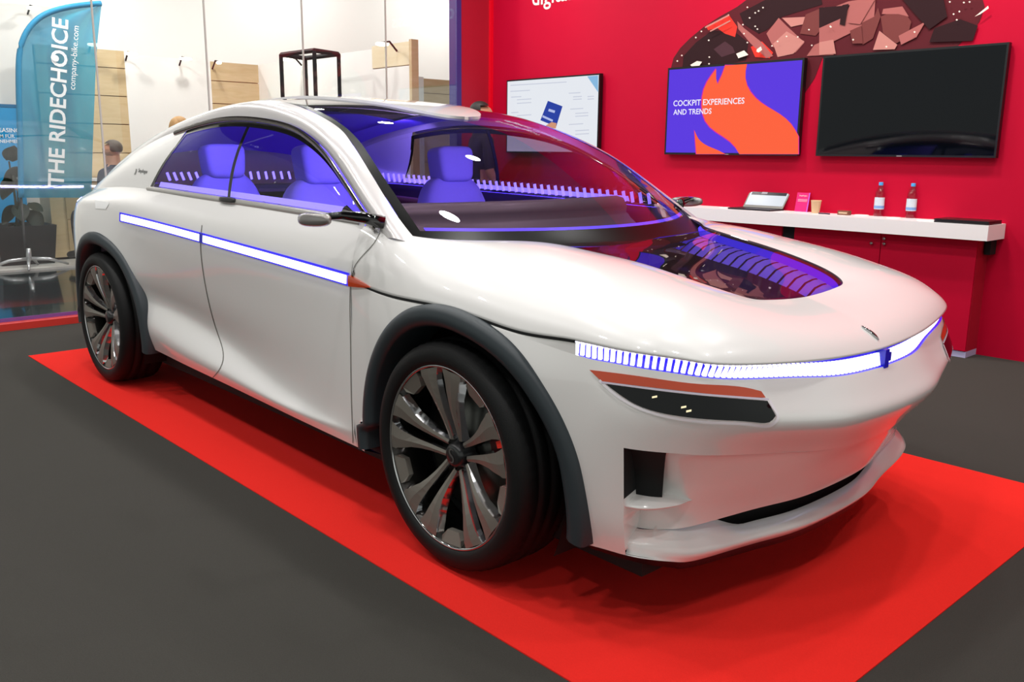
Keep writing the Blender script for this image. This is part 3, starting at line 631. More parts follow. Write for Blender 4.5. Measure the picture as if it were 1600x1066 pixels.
# ---- wheels
def make_wheel(cx, sgn, steer=0.):
    """sgn -1 near side; h runs outward from the rim face"""
    fy = sgn; y0 = sgn*1.0; RW = .4065
    def T(v):
        a = np.array([list(p) for p in v], float); return a
    prof = [(.316, -.006), (.322, .008), (.335, .013), (.352, .015), (.372, .011), (.388, -.004), (.3965, -.024), (.400, -.05), (.394, -.054), (.394, -.064), (.401, -.068), (.4015, -.10), (.395, -.104), (.395, -.116), (.4015, -.12), (.4015, -.155), (.395, -.159), (.395, -.171), (.401, -.175), (.400, -.21), (.394, -.235), (.36, -.255), (.31, -.24)]
    n = 120; m = MB().lathe(prof, (cx, y0, RW), 'y', n, fy)
    v = np.array(m.v); P_ = len(prof)
    for k in range(n):                                              # tread blocks on the shoulders
        for i in (6, 7, 18, 19):
            if k % 2:
                d = v[k*P_+i]-np.array([cx, 0, RW]); d[1] = 0; v[k*P_+i] -= d/np.linalg.norm(d)*.0045
    wheel = mk('wheel', v, m.f, RUBBER, car)
    MB().lathe([(.309, -.20), (.300, -.19), (.297, -.06), (.303, -.02), (.312, -.004), (.317, .002), (.320, -.002), (.317, -.01)], (cx, y0, RW), 'y', 96, fy).mk('rim_barrel', mat('rim_barrel_metal', '4a4846', .3, metal=.9), wheel)
    MB().lathe([(.3105, .000), (.3135, .004), (.3185, .004), (.320, .0)], (cx, y0, RW), 'y', 96, fy).mk('rim_lip', CHROME, wheel)
    MB().lathe([(.04, -.115), (.215, -.115), (.218, -.125), (.215, -.14), (.04, -.14)], (cx, y0, RW), 'y', 64, fy).mk('brake_disc', DISC, wheel)
    cal = MB()
    pa = [(.15, -30), (.225, -30), (.232, 0), (.225, 30), (.15, 30), (.145, 0)]
    poly = [(cx+r*math.cos(math.radians(a+25)), y0+fy*-.09, RW+r*math.sin(math.radians(a+25))) for r, a in pa]
    cal.prism(poly, (0, -fy*.06, 0)); cal.mk('brake_caliper', mat('caliper_dark', '4a1a1c', .4), wheel, False)
    MB().lathe([(0, -.16), (.295, -.16)], (cx, y0, RW), 'y', 48, fy).mk('wheel_back', BLACKM, wheel)
    def dep(r): return np.interp(r, [0, .05, .10, .16, .22, .28, .32], [-.058, -.054, -.040, -.022, -.008, -.001, 0])
    def pt(a, r, t, d=0.):
        ca, sa = math.cos(a), math.sin(a)
        return (cx+r*ca-t*sa, y0+fy*(dep(math.hypot(r, t))+d), RW+r*sa+t*ca)
    rs = [.050, .085, .12, .16, .20, .235, .265, .290, .3115]
    w1 = [.014, .015, .016, .018, .020, .021, .022, .018, .012]
    w2 = [.032, .036, .041, .050, .064, .082, .096, .104, .108]
    for k in range(5):
        a = math.radians(95+72*k); a = a if True else math.pi-a
        for sd in (-1, 1):
            v = []; f = []; mi = []
            for i, r in enumerate(rs):
                re = math.sqrt(max(r*r-w2[i]**2, 0)) if r > .28 else r*(.985 if i > 4 else 1)
                b1 = .006; e = .016
                v += [pt(a, r, sd*(w1[i]-b1), -e-.012), pt(a, r, sd*w1[i], -.001), pt(a, (r+re)/2, sd*(w1[i]+w2[i])/2, .003), pt(a, re, sd*w2[i], -.001), pt(a, re, sd*(w2[i]+.012), -e-.012)]
            for i in range(len(rs)-1):
                for j in range(4): f.append((i*5+j, i*5+j+1, (i+1)*5+j+1, (i+1)*5+j)); mi.append(1 if j in (0, 3) else 0)
            o = mk('spoke', v, f, [SPOKE, CHROME], wheel, False)
            o.data.polygons.foreach_set('material_index', mi); o.data.update()
        g = a+math.radians(36); poly = [pt(g, .262, -.030, -.014), pt(g, .262, .030, -.014), pt(g, .285, .050, -.006), pt(g, .307, .052, -.004), pt(g, .311, 0, -.004), pt(g, .307, -.052, -.004), pt(g, .285, -.050, -.006)]
        MB().prism(poly, (0, -fy*.02, 0)).mk('rim_tab', SPOKE, wheel, False)
    MB().lathe([(.0, -.030), (.030, -.031), (.040, -.036), (.044, -.05), (.06, -.09)], (cx, y0, RW), 'y', 32, fy).mk('hub_cap', mat('hub_black', '1a1b1d', .3, coat=.4), wheel)
    em = MB(); cur = [(.012, .020), (.002, .024), (-.010, .018), (-.008, .006), (.004, -.002), (.010, -.012), (.004, -.022), (-.010, -.022)]
    c2 = spl([(x, z, 0) for x, z in cur], 20)[:, :2]; t = np.gradient(c2, axis=0); t /= np.linalg.norm(t, axis=1)[:, None]; nn = np.stack([-t[:, 1], t[:, 0]], 1)*np.array([.0035*math.sin(math.pi*(k+1)/21)+.0008 for k in range(20)])[:, None]
    em.grid(np.array([[(cx+p[0], y0-fy*.0285, RW+p[1]) for p in c2+nn], [(cx+p[0], y0-fy*.0285, RW+p[1]) for p in c2-nn]])); em.mk('hub_emblem', mat('emblem_grey', '8a8a88', .3, metal=.8), wheel)
    rb = MB().prism([pt(math.radians(23), .268, -.011, -.012), pt(math.radians(23), .300, -.012, -.008), pt(math.radians(23), .300, .012, -.008), pt(math.radians(23), .268, .011, -.012)], (0, -fy*.01, 0))
    rb.mk('rim_marker', mat('rim_marker_red', 'f03020', .5), wheel, False, label='small red block between two spokes')
    return wheel
for sg in (-1, 1):
    make_wheel(0.0, sg); make_wheel(LW, sg)

# ---- camera mirrors on thin arms
q = MB().sup((-.62, -1.105, 1.172), (.105, .026, .026), .75, rot=roty(-.05)); pair('mirror_pod', q, mat('mirror_grey', '8e8a88', .25, metal=.5, coat=.5), car)
q = MB().tube([(-.50, -.885, 1.158), (-.535, -.95, 1.178), (-.555, -1.03, 1.188), (-.565, -1.09, 1.186)], [.026, .022, .016, .012], 8); pair('mirror_arm', q, BLACKG, car)

# ---- under-hood glass: smoked pane over a lit well
hg_x = np.linspace(-.20, .722, 60); inner = hi
def hood_edge(x):
    a = inner[(hd >= 1.5)]; return np.array([np.interp(x, a[:, 0], a[:, 1]), np.interp(x, a[:, 0], a[:, 2])])
G = []
for x in np.r_[np.linspace(-.045, .69, 50), np.linspace(.695, .7195, 8)]:
    if x < .695: ye, ze = hood_edge(x)
    else: ye = .30*math.sqrt(max(0, 1-((x-.695)/.026)**2)); ze = .967-.02*(x-.695)/.025
    ze = float(hood_edge(min(x, .695))[1]) if x < .695 else ze
    G.append([(x, ye*s, ze-.004-.017*(1-s*s)) for s in np.linspace(-1, 1, 25)])
MB().grid(np.array(G)).mk('hood_window', GLASSH, car, label='dark glass window in the hood')
wl = MB()
ci = inner[hd >= 1.5]
wl.grid(np.array([ci*NEG, (ci*[.97, .96, 1]-[0, 0, .05])*NEG, (ci*[.93, .80, 1]-[0, 0, .15])*NEG, ci*[.9, 0, 1]-[0, 0, .18]]))
wv, wf_ = list(wl.v), list(wl.f)
mk('hood_well', wv+list(mir(wv)), wf_+[tuple(i+len(wv) for i in q[::-1]) for q in wf_], mat('well_dark', '2a1020', .4, coat=.3, noise=.3, nscale=14), car)
rimg = MB().grid(np.array([ci-[0, 0, .010], ci*[.985, .93, 1]-[0, 0, .040]])); 
for sg in (-1, 1): mk('well_glow', rimg.v if sg > 0 else mir(rimg.v), rimg.f, mat('well_blue', '2a24e0', .4, emit='2418ff', estr=1.6), car)
for sg in (1, -1):
    for k in range(17):
        x0 = -.12+k*.047; x1 = x0+.037
        (ya, za), (yb, zb) = hood_edge(x0), hood_edge(x1)
        G = np.array([[(x0, ya*.90, za-.038), (x1, yb*.90, zb-.038)], [(x0-.006, ya*.83, za-.040), (x1-.006, yb*.83, zb-.040)], [(x0-.018, ya*.75, za-.052), (x1-.018, yb*.75, zb-.052)], [(x0-.03, ya*.66, za-.085), (x1-.03, yb*.66, zb-.085)]])
        G[:, :, 1] *= sg; MB().grid(G).mk('glow_fin', mat('fin_lilac', '8a84ff', .35, emit='5848ff', estr=1.0), car, True)

# ---- cabin
B((-3.3, -.80, .30), (-.35, .80, .42)).mk('cabin_floor', CABIN, car, False)
dc_s = np.linspace(s_of_x(-.66), s_of_x(-3.55), 60); dcg = D(dc_s, np.array([0, .5, 1.6, 4, 5.4])); dcg[:, :, 1] -= np.array([.012, .05, .085, .09, .09])[:, None]; dcg[0, :, 2] += .004
q = MB().grid(dcg*NEG); pair('door_card', q, CABIN, car)
wsg = D(dc_s, np.array([1.1, 1.25, 1.6, 1.9])); wsg[:, :, 1] -= np.array([.085, .100, .100, .088])[:, None]
q = MB().grid(wsg*NEG); pair('door_armrest', q, CABINW, car)
B((-3.62, -.62, .42), (-3.55, .62, 1.16)).mk('rear_bulkhead', CABIN, car, False)
# rear shelf
sh = MB().prism([(-3.05, -.72, 1.155), (-3.05, .72, 1.155), (-3.7, .66, 1.16), (-3.95, .4, 1.15), (-3.95, -.4, 1.15), (-3.7, -.66, 1.16)], (0, 0, .02)); sh.mk('rear_shelf', CABIN, car, False)
# lit louvre running round the cabin at belt height
path = spl([(-.60, .845, 1.165), (-1.2, .838, 1.180), (-1.8, .832, 1.192), (-2.4, .828, 1.203), (-2.9, .815, 1.212), (-3.25, .74, 1.215), (-3.5, .58, 1.215), (-3.62, .3, 1.215), (-3.65, 0, 1.215)], 170)
path = np.vstack([path, mir(path[::-1][1:])])
lou = MB().grid(np.array([path*[1, .995, 1]+[0, 0, -.012], path*[1, .97, 1]+[0, 0, -.012]])); lv = mk('cabin_light', lou.v, lou.f, LEDVIOLET, car, label='violet ambient light round the cabin')
tn = np.gradient(path, axis=0); tn /= np.linalg.norm(tn, axis=1)[:, None]
slat = None; dist = np.r_[0, np.cumsum(np.linalg.norm(np.diff(path, axis=0), axis=1))]
for d_ in np.arange(.05, dist[-1]-.05, .055):
    p = np.array([np.interp(d_, dist, path[:, k]) for k in range(3)]); t = np.array([np.interp(d_, dist, tn[:, k]) for k in range(3)]); t /= np.linalg.norm(t)
    if p[1] < -.45: continue
    nrm = np.array([-t[1], t[0], 0]); nrm /= np.linalg.norm(nrm)
    if slat is None:
        o = B((-.0075, -.004, 0), (.0075, .004, .055)).mk('light_slat', LEDSLAT, lv, False); slat = o.data
        for q in slat.vertices: q.co += Vector(CARC)*U
    else: o = bpy.data.objects.new('light_slat', slat); COL.objects.link(o); o.parent = lv
    z = np.array([0, 0, 1.])+t*.55; z /= np.linalg.norm(z); pos = p-np.array(CARC)
    o.matrix_local = Matrix(((t[0], nrm[0], z[0], pos[0]*U), (t[1], nrm[1], z[1], pos[1]*U), (t[2], nrm[2], z[2], pos[2]*U), (0, 0, 0, 1)))
# headliner band along each rail, lit violet
hb_ = basis(k_, np.linspace(5.4, 10, 60)) @ RI
q = MB().grid(np.array([hb_+[0, .04, -.05], hb_+[0, -.02, -.035], hb_+[0, -.14, -.03]])*NEG); pair('headliner_band', q, GLOWROOF, car)
q = MB().grid(roof(np.linspace(9.9, 12.4, 14), np.linspace(-.9, .9, 13), -.05)); q.mk('rear_headliner', GLOWROOF, car)
q = MB().grid(roof(np.linspace(9.2, 9.32, 3), np.linspace(-.75, .75, 15), -.045)); q.mk('roof_fill_strip', mat('roof_fill_glow', 'ffffff', .3, emit='cfc8ff', estr=4.0), car, label='slim light added across the roof lining to brighten the cabin')  # glowing strip added under the roof to brighten the cabin
# sill light on the doors (violet line above the belt inside)
bl_ = D(np.linspace(s_of_x(-.80), s_of_x(-2.74), 60), np.array([0.]))[0]
q = MB().grid(np.array([bl_+[0, -.016, .020], bl_+[0, -.028, .046]])*NEG); pair('belt_light', q, mat('belt_led', 'b0a8ff', .3, emit='9a90ff', estr=1.5), car)
# dashboard roll and base light
dash = []
dy = np.linspace(-.68, .64, 40)
for dz, dx in ((.02, -.16), (.028, -.10), (.018, -.055), (-.02, -.030), (-.05, -.035), (-.058, -.02), (-.075, -.005), (-.098, .03), (-.115, .06)):
    dash.append([(-.53-.11*(y/.72)**2+dx+.02, y, 1.185+dz) for y in dy])
db_ = MB().grid(np.array(dash)); db_.mk('dashboard', DASH, car, label='brushed metal dashboard roll')
q = MB().grid(roof(np.array([1.53, 1.64]), np.linspace(-.93, .93, 50), -.006)); q.mk('scuttle_light', mat('scuttle_led', '8070ff', .3, emit='5a48ff', estr=2.6), car, label='violet line at the foot of the windscreen')
q = MB().grid(np.array([[(.02-.30*(y/.80)**2, y, 1.04) for y in np.linspace(-.82, .82, 40)], [(-.50-.27*(y/.80)**2, y, 1.055) for y in np.linspace(-.80, .80, 40)], [(-.62-.25*(y/.80)**2, y, .5) for y in np.linspace(-.80, .80, 40)]])); q.mk('dash_base', CABIN, car)
def cabin_fill_lamp(loc, size, power, target):  # added violet fill without fixtures, brightens the seats
    l = bpy.data.lights.new('cabin_fill_lamp', 'AREA'); l.shape = 'DISK'; l.size = size*U; l.energy = power; l.color = (.30, .23, 1.0)
    o = bpy.data.objects.new('cabin_fill_lamp', l); COL.objects.link(o); o.location = Vector(loc)*U; o.rotation_euler = (Vector(target)-Vector(loc)).to_track_quat('-Z', 'Y').to_euler()
for sy in (-.5, .5):
    cabin_fill_lamp((-1.05, sy*.8, 1.42), .12, 7, (-1.75, sy, 1.15)); cabin_fill_lamp((-2.25, sy, 1.56), .12, 5, (-2.75, sy, 1.2))
# seats
for sx, sy in ((-1.57, -.42), (-1.57, .42), (-2.66, -.42), (-2.66, .42)):
    s0 = MB().sup((sx+.22, sy, .60), (.29, .27, .11), .45, 24, 14); seat = s0.mk('seat', SEAT, car)
    MB().sup((sx-.125, sy, .945), (.095, .255, .345), .55, 24, 18, rot=roty(-.19), taper=.24).mk('backrest', SEAT, seat)
    MB().sup((sx-.03, sy-.245, .88), (.07, .05, .24), .6, 16, 12, rot=roty(-.20)).mk('bolster', SEAT, seat)
    MB().sup((sx-.03, sy+.245, .88), (.07, .05, .24), .6, 16, 12, rot=roty(-.20)).mk('bolster', SEAT, seat)
    MB().sup((sx-.165, sy, 1.345), (.075, .120, .100), .38, 24, 14, rot=roty(-.12), taper=-.08).mk('headrest', SEAT, seat)
    MB().tube([(sx-.17, sy, 1.18), (sx-.17, sy, 1.28)], .05, 10).mk('headrest_post', CABIN, seat)
st_ = MB(); th = np.linspace(0, 2*math.pi, 33)
st_.tube([(-.93-.05*math.sin(a), -(-.42)+.17*math.cos(a), 1.02+.13*math.sin(a)) for a in th], .018, 8, False); st_.mk('steering_wheel', CABIN, car)

# ================================================================== booth wall furniture
def tv(xa, xb, label, name='wall_screen'):
    t = empty(name, ((xa+xb)/2, 4.0, 1.41), label, 'screen')
    m = B((xa, 3.988, 1.41), (xb, 4.035, 2.18)); m.mk('housing', mat('screen_case', '0c0d10', .3), t, False)
    B(((xa+xb)/2-.2, 4.03, 1.62), ((xa+xb)/2+.2, WY, 1.98)).mk('wall_mount', BLACKM, t, False)
    return t
def flat(name, poly, m, parent, y, th=.0012):
    v = [P(a, b, 1, y) for a, b in poly]; return MB().prism(v, (0, -th, 0)).mk(name, m, parent, False)
def rect(name, xa, xb, za, zb, m, parent, y, th=.0012): return B((xa, y-th, za), (xb, y, zb)).mk(name, m, parent, False)
def scr(name, c, s=.9): return mat(name, '050505', .15, spec=.3, emit=c, estr=s)
# slide screen
t1 = tv(-5.22, -3.86, 'wall screen showing a pale slide with a blue booklet picture')
rect('slide', -5.205, -3.875, 1.425, 2.165, scr('slide_white', 'e9edf4', .95), t1, 3.988)
def z5(L): return [(720+a/4.4424, b/4.4424) for a, b in L]
flat('slide_corner', z5([(878, 530), (953, 524), (953, 640)]), scr('slide_sky', '8cc0e8', .9), t1, 3.9865)
flat('booklet', z5([(605, 700), (706, 738), (662, 880), (553, 835)]), scr('booklet_blue', '2440a8', .9), t1, 3.9865)
flat('booklet_mark', z5([(612, 755), (655, 768), (650, 785), (607, 772)]), scr('booklet_text', 'b8c4f0', .9), t1, 3.985)
flat('booklet_mark', z5([(570, 800), (640, 832), (636, 846), (566, 814)]), scr('booklet_text', 'b8c4f0', .9), t1, 3.985)
flat('hand_picture', z5([(590, 872), (630, 848), (664, 855), (660, 892), (620, 890)]), scr('hand_tone', 'd89a78', .9), t1, 3.984)
for (a, b, c) in ((345, 735, 590), (345, 480, 632), (350, 420, 672), (350, 400, 780), (750, 830, 645), (780, 840, 670), (780, 840, 688), (880, 925, 668), (880, 925, 686), (760, 850, 755), (795, 885, 785), (795, 885, 805), (750, 850, 862), (795, 890, 905), (795, 890, 930), (390, 490, 690), (390, 490, 715), (390, 490, 800)):
    sl = -.06; flat('slide_line', z5([(a, c), (b, c+sl*(b-a)), (b, c+sl*(b-a)+6), (a, c+6)]), scr('slide_grey', 'cfd4e4', .9), t1, 3.9865)
# cockpit screen
t2 = tv(-3.03, -1.665, 'wall screen with violet and orange flame graphic and white lettering')
rect('graphic', -3.012, -1.683, 1.428, 2.162, scr('graphic_violet', '5a34e4', .95), t2, 3.988)
def z6(L): return [(1030+a/2.807, b/2.807) for a, b in L]
def fat(L, k):
    c = np.mean(L, axis=0); return [tuple(np.array(p)+(np.array(p)-c)/np.linalg.norm(np.array(p)-c)*k) for p in L]
F1 = [(290, 287), (385, 281), (378, 340), (395, 395), (440, 445), (520, 495), (575, 540), (611, 598), (611, 676), (352, 676), (330, 640), (290, 605), (240, 572), (208, 540), (191, 500), (188, 430), (200, 380), (228, 332), (250, 302), (250, 345), (256, 370), (275, 330)]
F2 = [(155, 572), (175, 612), (215, 641), (260, 660), (290, 676), (163, 676)]
def curv(*segs):
    out = []
    for sg in segs: out += [tuple(p) for p in (px_spl(sg, 14) if len(sg) > 3 else sg)]
    return [p for i, p in enumerate(out) if i == 0 or abs(p[0]-out[i-1][0])+abs(p[1]-out[i-1][1]) > .5]
F1 = curv(F1[0:2], F1[1:8], F1[7:10], F1[9:19], F1[18:21], F1[20:22]+F1[0:1])[:-1]; F2 = curv(F2[0:5], F2[4:6])
for L in (F1, F2):
    flat('flame_edge', z6([(min(max(a, 46), 614), min(max(b, 284), 677)) for a, b in fat(L, 4)]), scr('graphic_magenta', 'd81ca8', .95), t2, 3.9866)
    flat('flame', z6(L), scr('graphic_orange', 'ff6038', .98), t2, 3.985)
WTXT = scr('screen_lettering', 'f4f0ff', 1.0)
def text_fit(name, body, m, parent, o, ux, uy, width, **k):
    ob = text(name, body, 1.0, m, parent, (0, 0, 0), (1, 0, 0), (0, 1, 0), 0.0, **k)
    vs_ = [v.co for v in ob.data.vertices]; org = ORG[ob.name]/1.0
    L = np.array([[v.x/U+org[0], v.y/U+org[1]] for v in vs_]); x0 = L[:, 0].min(); sc = width/(L[:, 0].max()-x0)
    ux, uy, o = np.array(ux, float), np.array(uy, float), np.array(o, float); base = ORG[parent.name] if parent is not None else None
    if base is None: base = o.copy(); ob.location = Vector(o)*U; ORG[ob.name] = o
    for v, l in zip(ob.data.vertices, L): v.co = Vector((o+(l[0]-x0)*sc*ux+l[1]*sc*uy-base)*U)
    ob.data.update(); return ob
a_, b_ = P(1052, 166, 1, 3.983), P(1163, 160, 1, 3.983)
text_fit('lettering', 'COCKPIT EXPERIENCES', WTXT, t2, a_, (1, 0, 0), (0, 0, 1), b_[0]-a_[0], bold=.012)
a_, b_ = P(1052, 179.5, 1, 3.983), P(1111.5, 177, 1, 3.983)
text_fit('lettering', 'AND TRENDS', WTXT, t2, a_, (1, 0, 0), (0, 0, 1), b_[0]-a_[0], bold=.012)
t3 = tv(-1.503, -.142, 'switched-off black wall screen beside the flame graphic')
rect('panel', -1.488, -.157, 1.425, 2.165, mat('dark_screen_glass', '04070c', .04, spec=.3), t3, 3.988)
for t, (xa, xb) in ((t1, (-5.22, -3.86)), (t2, (-3.03, -1.665)), (t3, (-1.503, -.142))): rect('maker_mark', (xa+xb)/2-.02, (xa+xb)/2+.02, 1.413, 1.419, mat('mark_grey', '9a9a9a', .4), t, 3.988)
# wall lettering
a_, b_ = P(832, 9, 1, WY), P(892, 3, 1, WY); wdt = (b_[0]-a_[0])
LET = mat('lettering_white', 'f2ece6', .5)
sg_ = empty('wall_lettering', (a_[0], WY-.01, a_[2]), 'white raised lettering high on the red wall', 'lettering')
text_fit('word', 'digital', LET, sg_, (a_[0], WY-.004, a_[2]), (1, 0, 0), (0, 0, 1), wdt, bold=.01)
text_fit('word', 'chassis', LET, sg_, (a_[0]+wdt*1.1, WY-.004, a_[2]), (1, 0, 0), (0, 0, 1), wdt*1.1, bold=.01)
text_fit('word', 'Snapdragon', LET, sg_, (a_[0]-.05, WY-.004, a_[2]+.30), (1, 0, 0), (0, 0, 1), wdt*1.75, bold=.01)
# mural: see-through car print
mu = empty('wall_mural', (-1.4, WY, 2.0), 'brown and rose print of a see-through car above the screens', 'mural')
MUC = {k: mat('mural_'+k, c, .6, spec=.15) for k, c in dict(base='571a22', dark='2c1418', rose='a8615e', pale='c08078', brown='743a38', white='f4e0d4', red='e0362c', plum='4a2c34').items()}
def z2(L): return [(1040+a/5.714, b/5.714) for a, b in L]
def z3(L): return [(1280+a/5., b/5.) for a, b in L]
yy = WY-.0015
def mur(c, L):
    global yy
    yy -= .0006; flat('print_patch', L, MUC[c], mu, yy, .0004)
mur('base', z2([(40, 640), (70, 520), (130, 430), (220, 340), (340, 240), (480, 150), (640, 60), (800, -60), (1500, -260), (2400, -300), (2800, -100), (2850, 60), (2800, 200), (2700, 320), (2600, 420), (1400, 520), (1330, 700), (1200, 900), (1100, 900)]))
mur('dark', z2([(150, 600), (160, 500), (270, 380), (420, 270), (520, 280), (640, 300), (740, 380), (720, 540), (400, 600)]))
mur('red', z2([(360, 230), (570, 140), (640, 240), (620, 330), (530, 300), (460, 250), (380, 270)]))
mur('plum', z2([(430, 440), (530, 370), (600, 420), (620, 470), (500, 510)])); mur('dark', z2([(660, 120), (1000, -60), (1380, -80), (1400, 40), (1040, 150), (900, 270), (830, 300), (700, 220)]))
mur('rose', z2([(1010, 160), (1080, 230), (1240, 380), (1160, 470), (960, 420), (900, 300)])); mur('pale', z2([(960, 390), (1080, 280), (1240, 370), (1140, 480), (1000, 510)]))
mur('red', z2([(760, 420), (860, 370), (960, 470), (930, 520), (800, 510)])); mur('rose', z2([(640, 190), (700, 250), (860, 380), (960, 500), (900, 520), (760, 390), (650, 260)]))
mur('pale', z2([(1040, 160), (1270, 150), (1260, 210), (1120, 240)])); mur('brown', z2([(1250, 130), (1420, 60), (1420, 220), (1340, 320), (1200, 300)])); mur('rose', z2([(1330, 400), (1500, 330), (1500, 490), (1260, 500)]))
mur('rose', z3([(0, 100), (230, 10), (440, -20), (430, 130), (300, 230), (100, 330), (0, 330)])); mur('dark', z3([(0, 60), (240, 40), (200, 130), (0, 220)])); mur('brown', z3([(330, 180), (430, 130), (460, 60), (480, 130), (420, 300), (340, 350)]))
mur('pale', z3([(0, 330), (110, 310), (130, 420), (0, 430)])); mur('brown', z3([(480, 130), (640, 60), (720, 170), (690, 290), (600, 340), (500, 260)])); mur('rose', z3([(500, 70), (650, 50), (700, 130), (620, 110), (490, 110)]))
mur('pale', z3([(470, 240), (610, 350), (590, 385), (420, 390)])); mur('rose', z3([(620, 280), (830, 170), (760, 290), (640, 350)])); mur('dark', z3([(640, -20), (960, -60), (1000, 130), (860, 230), (740, 100)])); mur('dark', z3([(860, 330), (900, 220), (1100, 150), (1240, 200), (1200, 320)]))
mur('brown', z3([(240, 240), (330, 200), (340, 340), (260, 340)])); mur('dark', z3([(180, 40), (230, 30), (200, 200), (160, 190)])); mur('rose', z3([(240, 60), (440, -10), (320, 190), (230, 180)]))
for L in ([(220, 580), (280, 545), (325, 552), (300, 590), (240, 600)], [(630, 480), (700, 450), (740, 490), (650, 520)]): mur('white', z2(L))
for a, b in ((105, 545), (145, 495), (270, 335), (320, 280), (430, 205), (500, 170), (560, 135), (385, 360), (390, 510), (388, 570), (800, 115), (830, 98), (870, 68), (730, 65), (750, 160), (800, 235), (820, 260), (690, 220), (700, 300), (950, 410), (1000, 370), (1080, 325), (1180, 330), (1280, 265), (730, 380), (1470, 235), (1305, 405)):
    mur('white', z2([(a-9, b), (a, b-8), (a+9, b), (a, b+8)]))
for a, b in ((1020, 15), (1130, 20), (1175, 15), (1050, 110), (1095, 90), (1075, 155), (90, 210), (265, 310), (745, 250), (525, 365)): mur('white', z3([(a-9, b), (a, b-8), (a+9, b), (a, b+8)]))
mur('white', z3([(1215, 130), (1320, 45), (1325, 65), (1260, 110)])); mur('white', z2([(815, 440), (850, 415), (862, 445), (830, 470), (810, 460)]))
for L in ([(350, 240), (560, 130), (565, 142), (355, 252)], [(395, 275), (575, 180), (580, 190), (400, 285)]): mur('pale', z2(L))

# shelf, cabinets
shelf = B((-3.6, 3.735, .853), (-.044, WY, .958)).mk('wall_shelf', LINEN, smooth=False, label='thick white laminate shelf along the red wall', cat='shelf')
xs1 = P(1240, 380, 1, 3.85)[0]; xs0 = P(1221, 380, 1, 3.85)[0]; xsp = P(1371, 440, 1, 3.85)[0]
def cabinet(xa, xb, splits, label):
    c = empty('wall_cabinet', ((xa+xb)/2, 3.95, 0), label, 'cabinet')
    B((xa, 3.862, .045), (xb, WY, .85)).mk('body', REDDK, c, False)
    B((xa, 3.856, 0), (xb, WY, .045)).mk('plinth', mat('plinth_pale', 'b9b4d8', .4), c, False)
    ed = [xa]+splits+[xb]
    for a, b in zip(ed[:-1], ed[1:]): yield c, B((a+.003, 3.846, .05), (b-.003, 3.862, .848)).mk('door', RED, c, False)
ds1 = list(cabinet(xs1, -.14, [xsp], 'red two-door cabinet with steel knobs under the shelf end'))
for (pxx, pyy), d in (((1361, 380), 0), ((1381, 373), 1), ((1381, 381), 1)):
    k = P(pxx, pyy, 1, 3.83); MB().lathe([(0, .022), (.011, .02), (.013, .012), (.006, .004), (.006, -.01)], (k[0], 3.846, k[2]), 'y', 16, -1).mk('knob', CHROME, ds1[d][1])
ds2 = list(cabinet(-3.5, xs0, [-2.8], 'red cabinet beside the dark post under the shelf'))
B((xs0, 3.86, 0), (xs1, WY-.01, .852)).mk('shelf_post', BLACKM, smooth=False, label='dark post between the two red cabinets', cat='post')
B((-.13, 3.95, .74), (-.09, WY, .852)).mk('shelf_bracket', BLACKM, smooth=False, label='small black bracket under the shelf end', cat='bracket')
ZS = .958
# bottles
for (bx, by) in ((1372, 338), (1422, 341)):
    p = P(bx, by, 2, ZS); x, y = p[0], p[1]
    bt = empty('water_bottle', (x, y, ZS), 'clear plastic water bottle with blue cap, '+('the one beside the closed black laptop' if bx > 1400 else 'the one beside the small brown box'), 'bottle', 'water bottles on the shelf')
    MB().lathe([(0, .003), (.033, .002), (.036, .012), (.034, .03), (.036, .05), (.0355, .15), (.034, .175), (.024, .205), (.015, .222), (.014, .24)], (x, y, ZS), 'z', 24).mk('bottle_body', glass('bottle_plastic', (.86, .84, .88), .9, 1.4), bt)
    MB().lathe([(.0365, .055), (.0368, .06), (.0365, .14), (.0362, .145)], (x, y, ZS), 'z', 24).mk('label', mat('bottle_label', 'd4dfee', .5, noise=.25, nscale=12), bt)
    MB().lathe([(.0375, .062), (.0375, .082)], (x, y, ZS), 'z', 24).mk('label_band', mat('bottle_band', '7aa0d8', .5), bt)
    MB().lathe([(.0165, .236), (.0165, .256), (.015, .260), (0, .260)], (x, y, ZS), 'z', 20).mk('cap', mat('cap_blue', '4aa0e0', .4), bt)
# laptop
lp0, lp1 = P(1161, 326, 2, ZS), P(1223, 329, 2, ZS); yl = (lp0[1]+lp1[1])/2+.02; xa = P(1161, 325, 1, yl)[0]; xb = P(1223, 328, 1, yl)[0]
lt = empty('laptop', ((xa+xb)/2, yl-.1, ZS), 'open silver laptop with a pale page on its screen on the white shelf', 'laptop')
B((xa-.01, yl-.215, ZS), (xb+.01, yl, ZS+.014)).mk('base', mat('laptop_dark', '2c2c30', .4, metal=.4), lt, False)
B((xa+.01, yl-.10, ZS+.014), (xb-.01, yl-.02, ZS+.0155)).mk('keyboard', mat('key_black', '121214', .6), lt, False)
tl_ = .30; hgt = .225
def lpt(f, h, d=0): return (xa*(1-f)+xb*f+.06*h/hgt, yl+h*math.sin(tl_)-d*math.cos(tl_), ZS+.014+h*math.cos(tl_)+0*d)
def lpq(name, f0, f1, h0, h1, m, d, th): MB().prism([lpt(f0, h0, d), lpt(f1, h0, d), lpt(f1, h1, d), lpt(f0, h1, d)], (0, -th*math.cos(tl_), 0)).mk(name, m, lt, False)
lpq('lid', 0, 1, 0, hgt, mat('laptop_silver', '8f8c86', .35, metal=.5), -.004, .008)
lpq('display', .03, .97, .02, hgt-.01, scr('page_white', 'e8eef6', .9), .005, .001)
lpq('page_band', .08, .45, .17, .195, scr('page_dark', '3a3238', .8), .0065, .001); lpq('page_band', .07, .94, .11, .15, scr('page_dark', '3a3238', .8), .0065, .001)
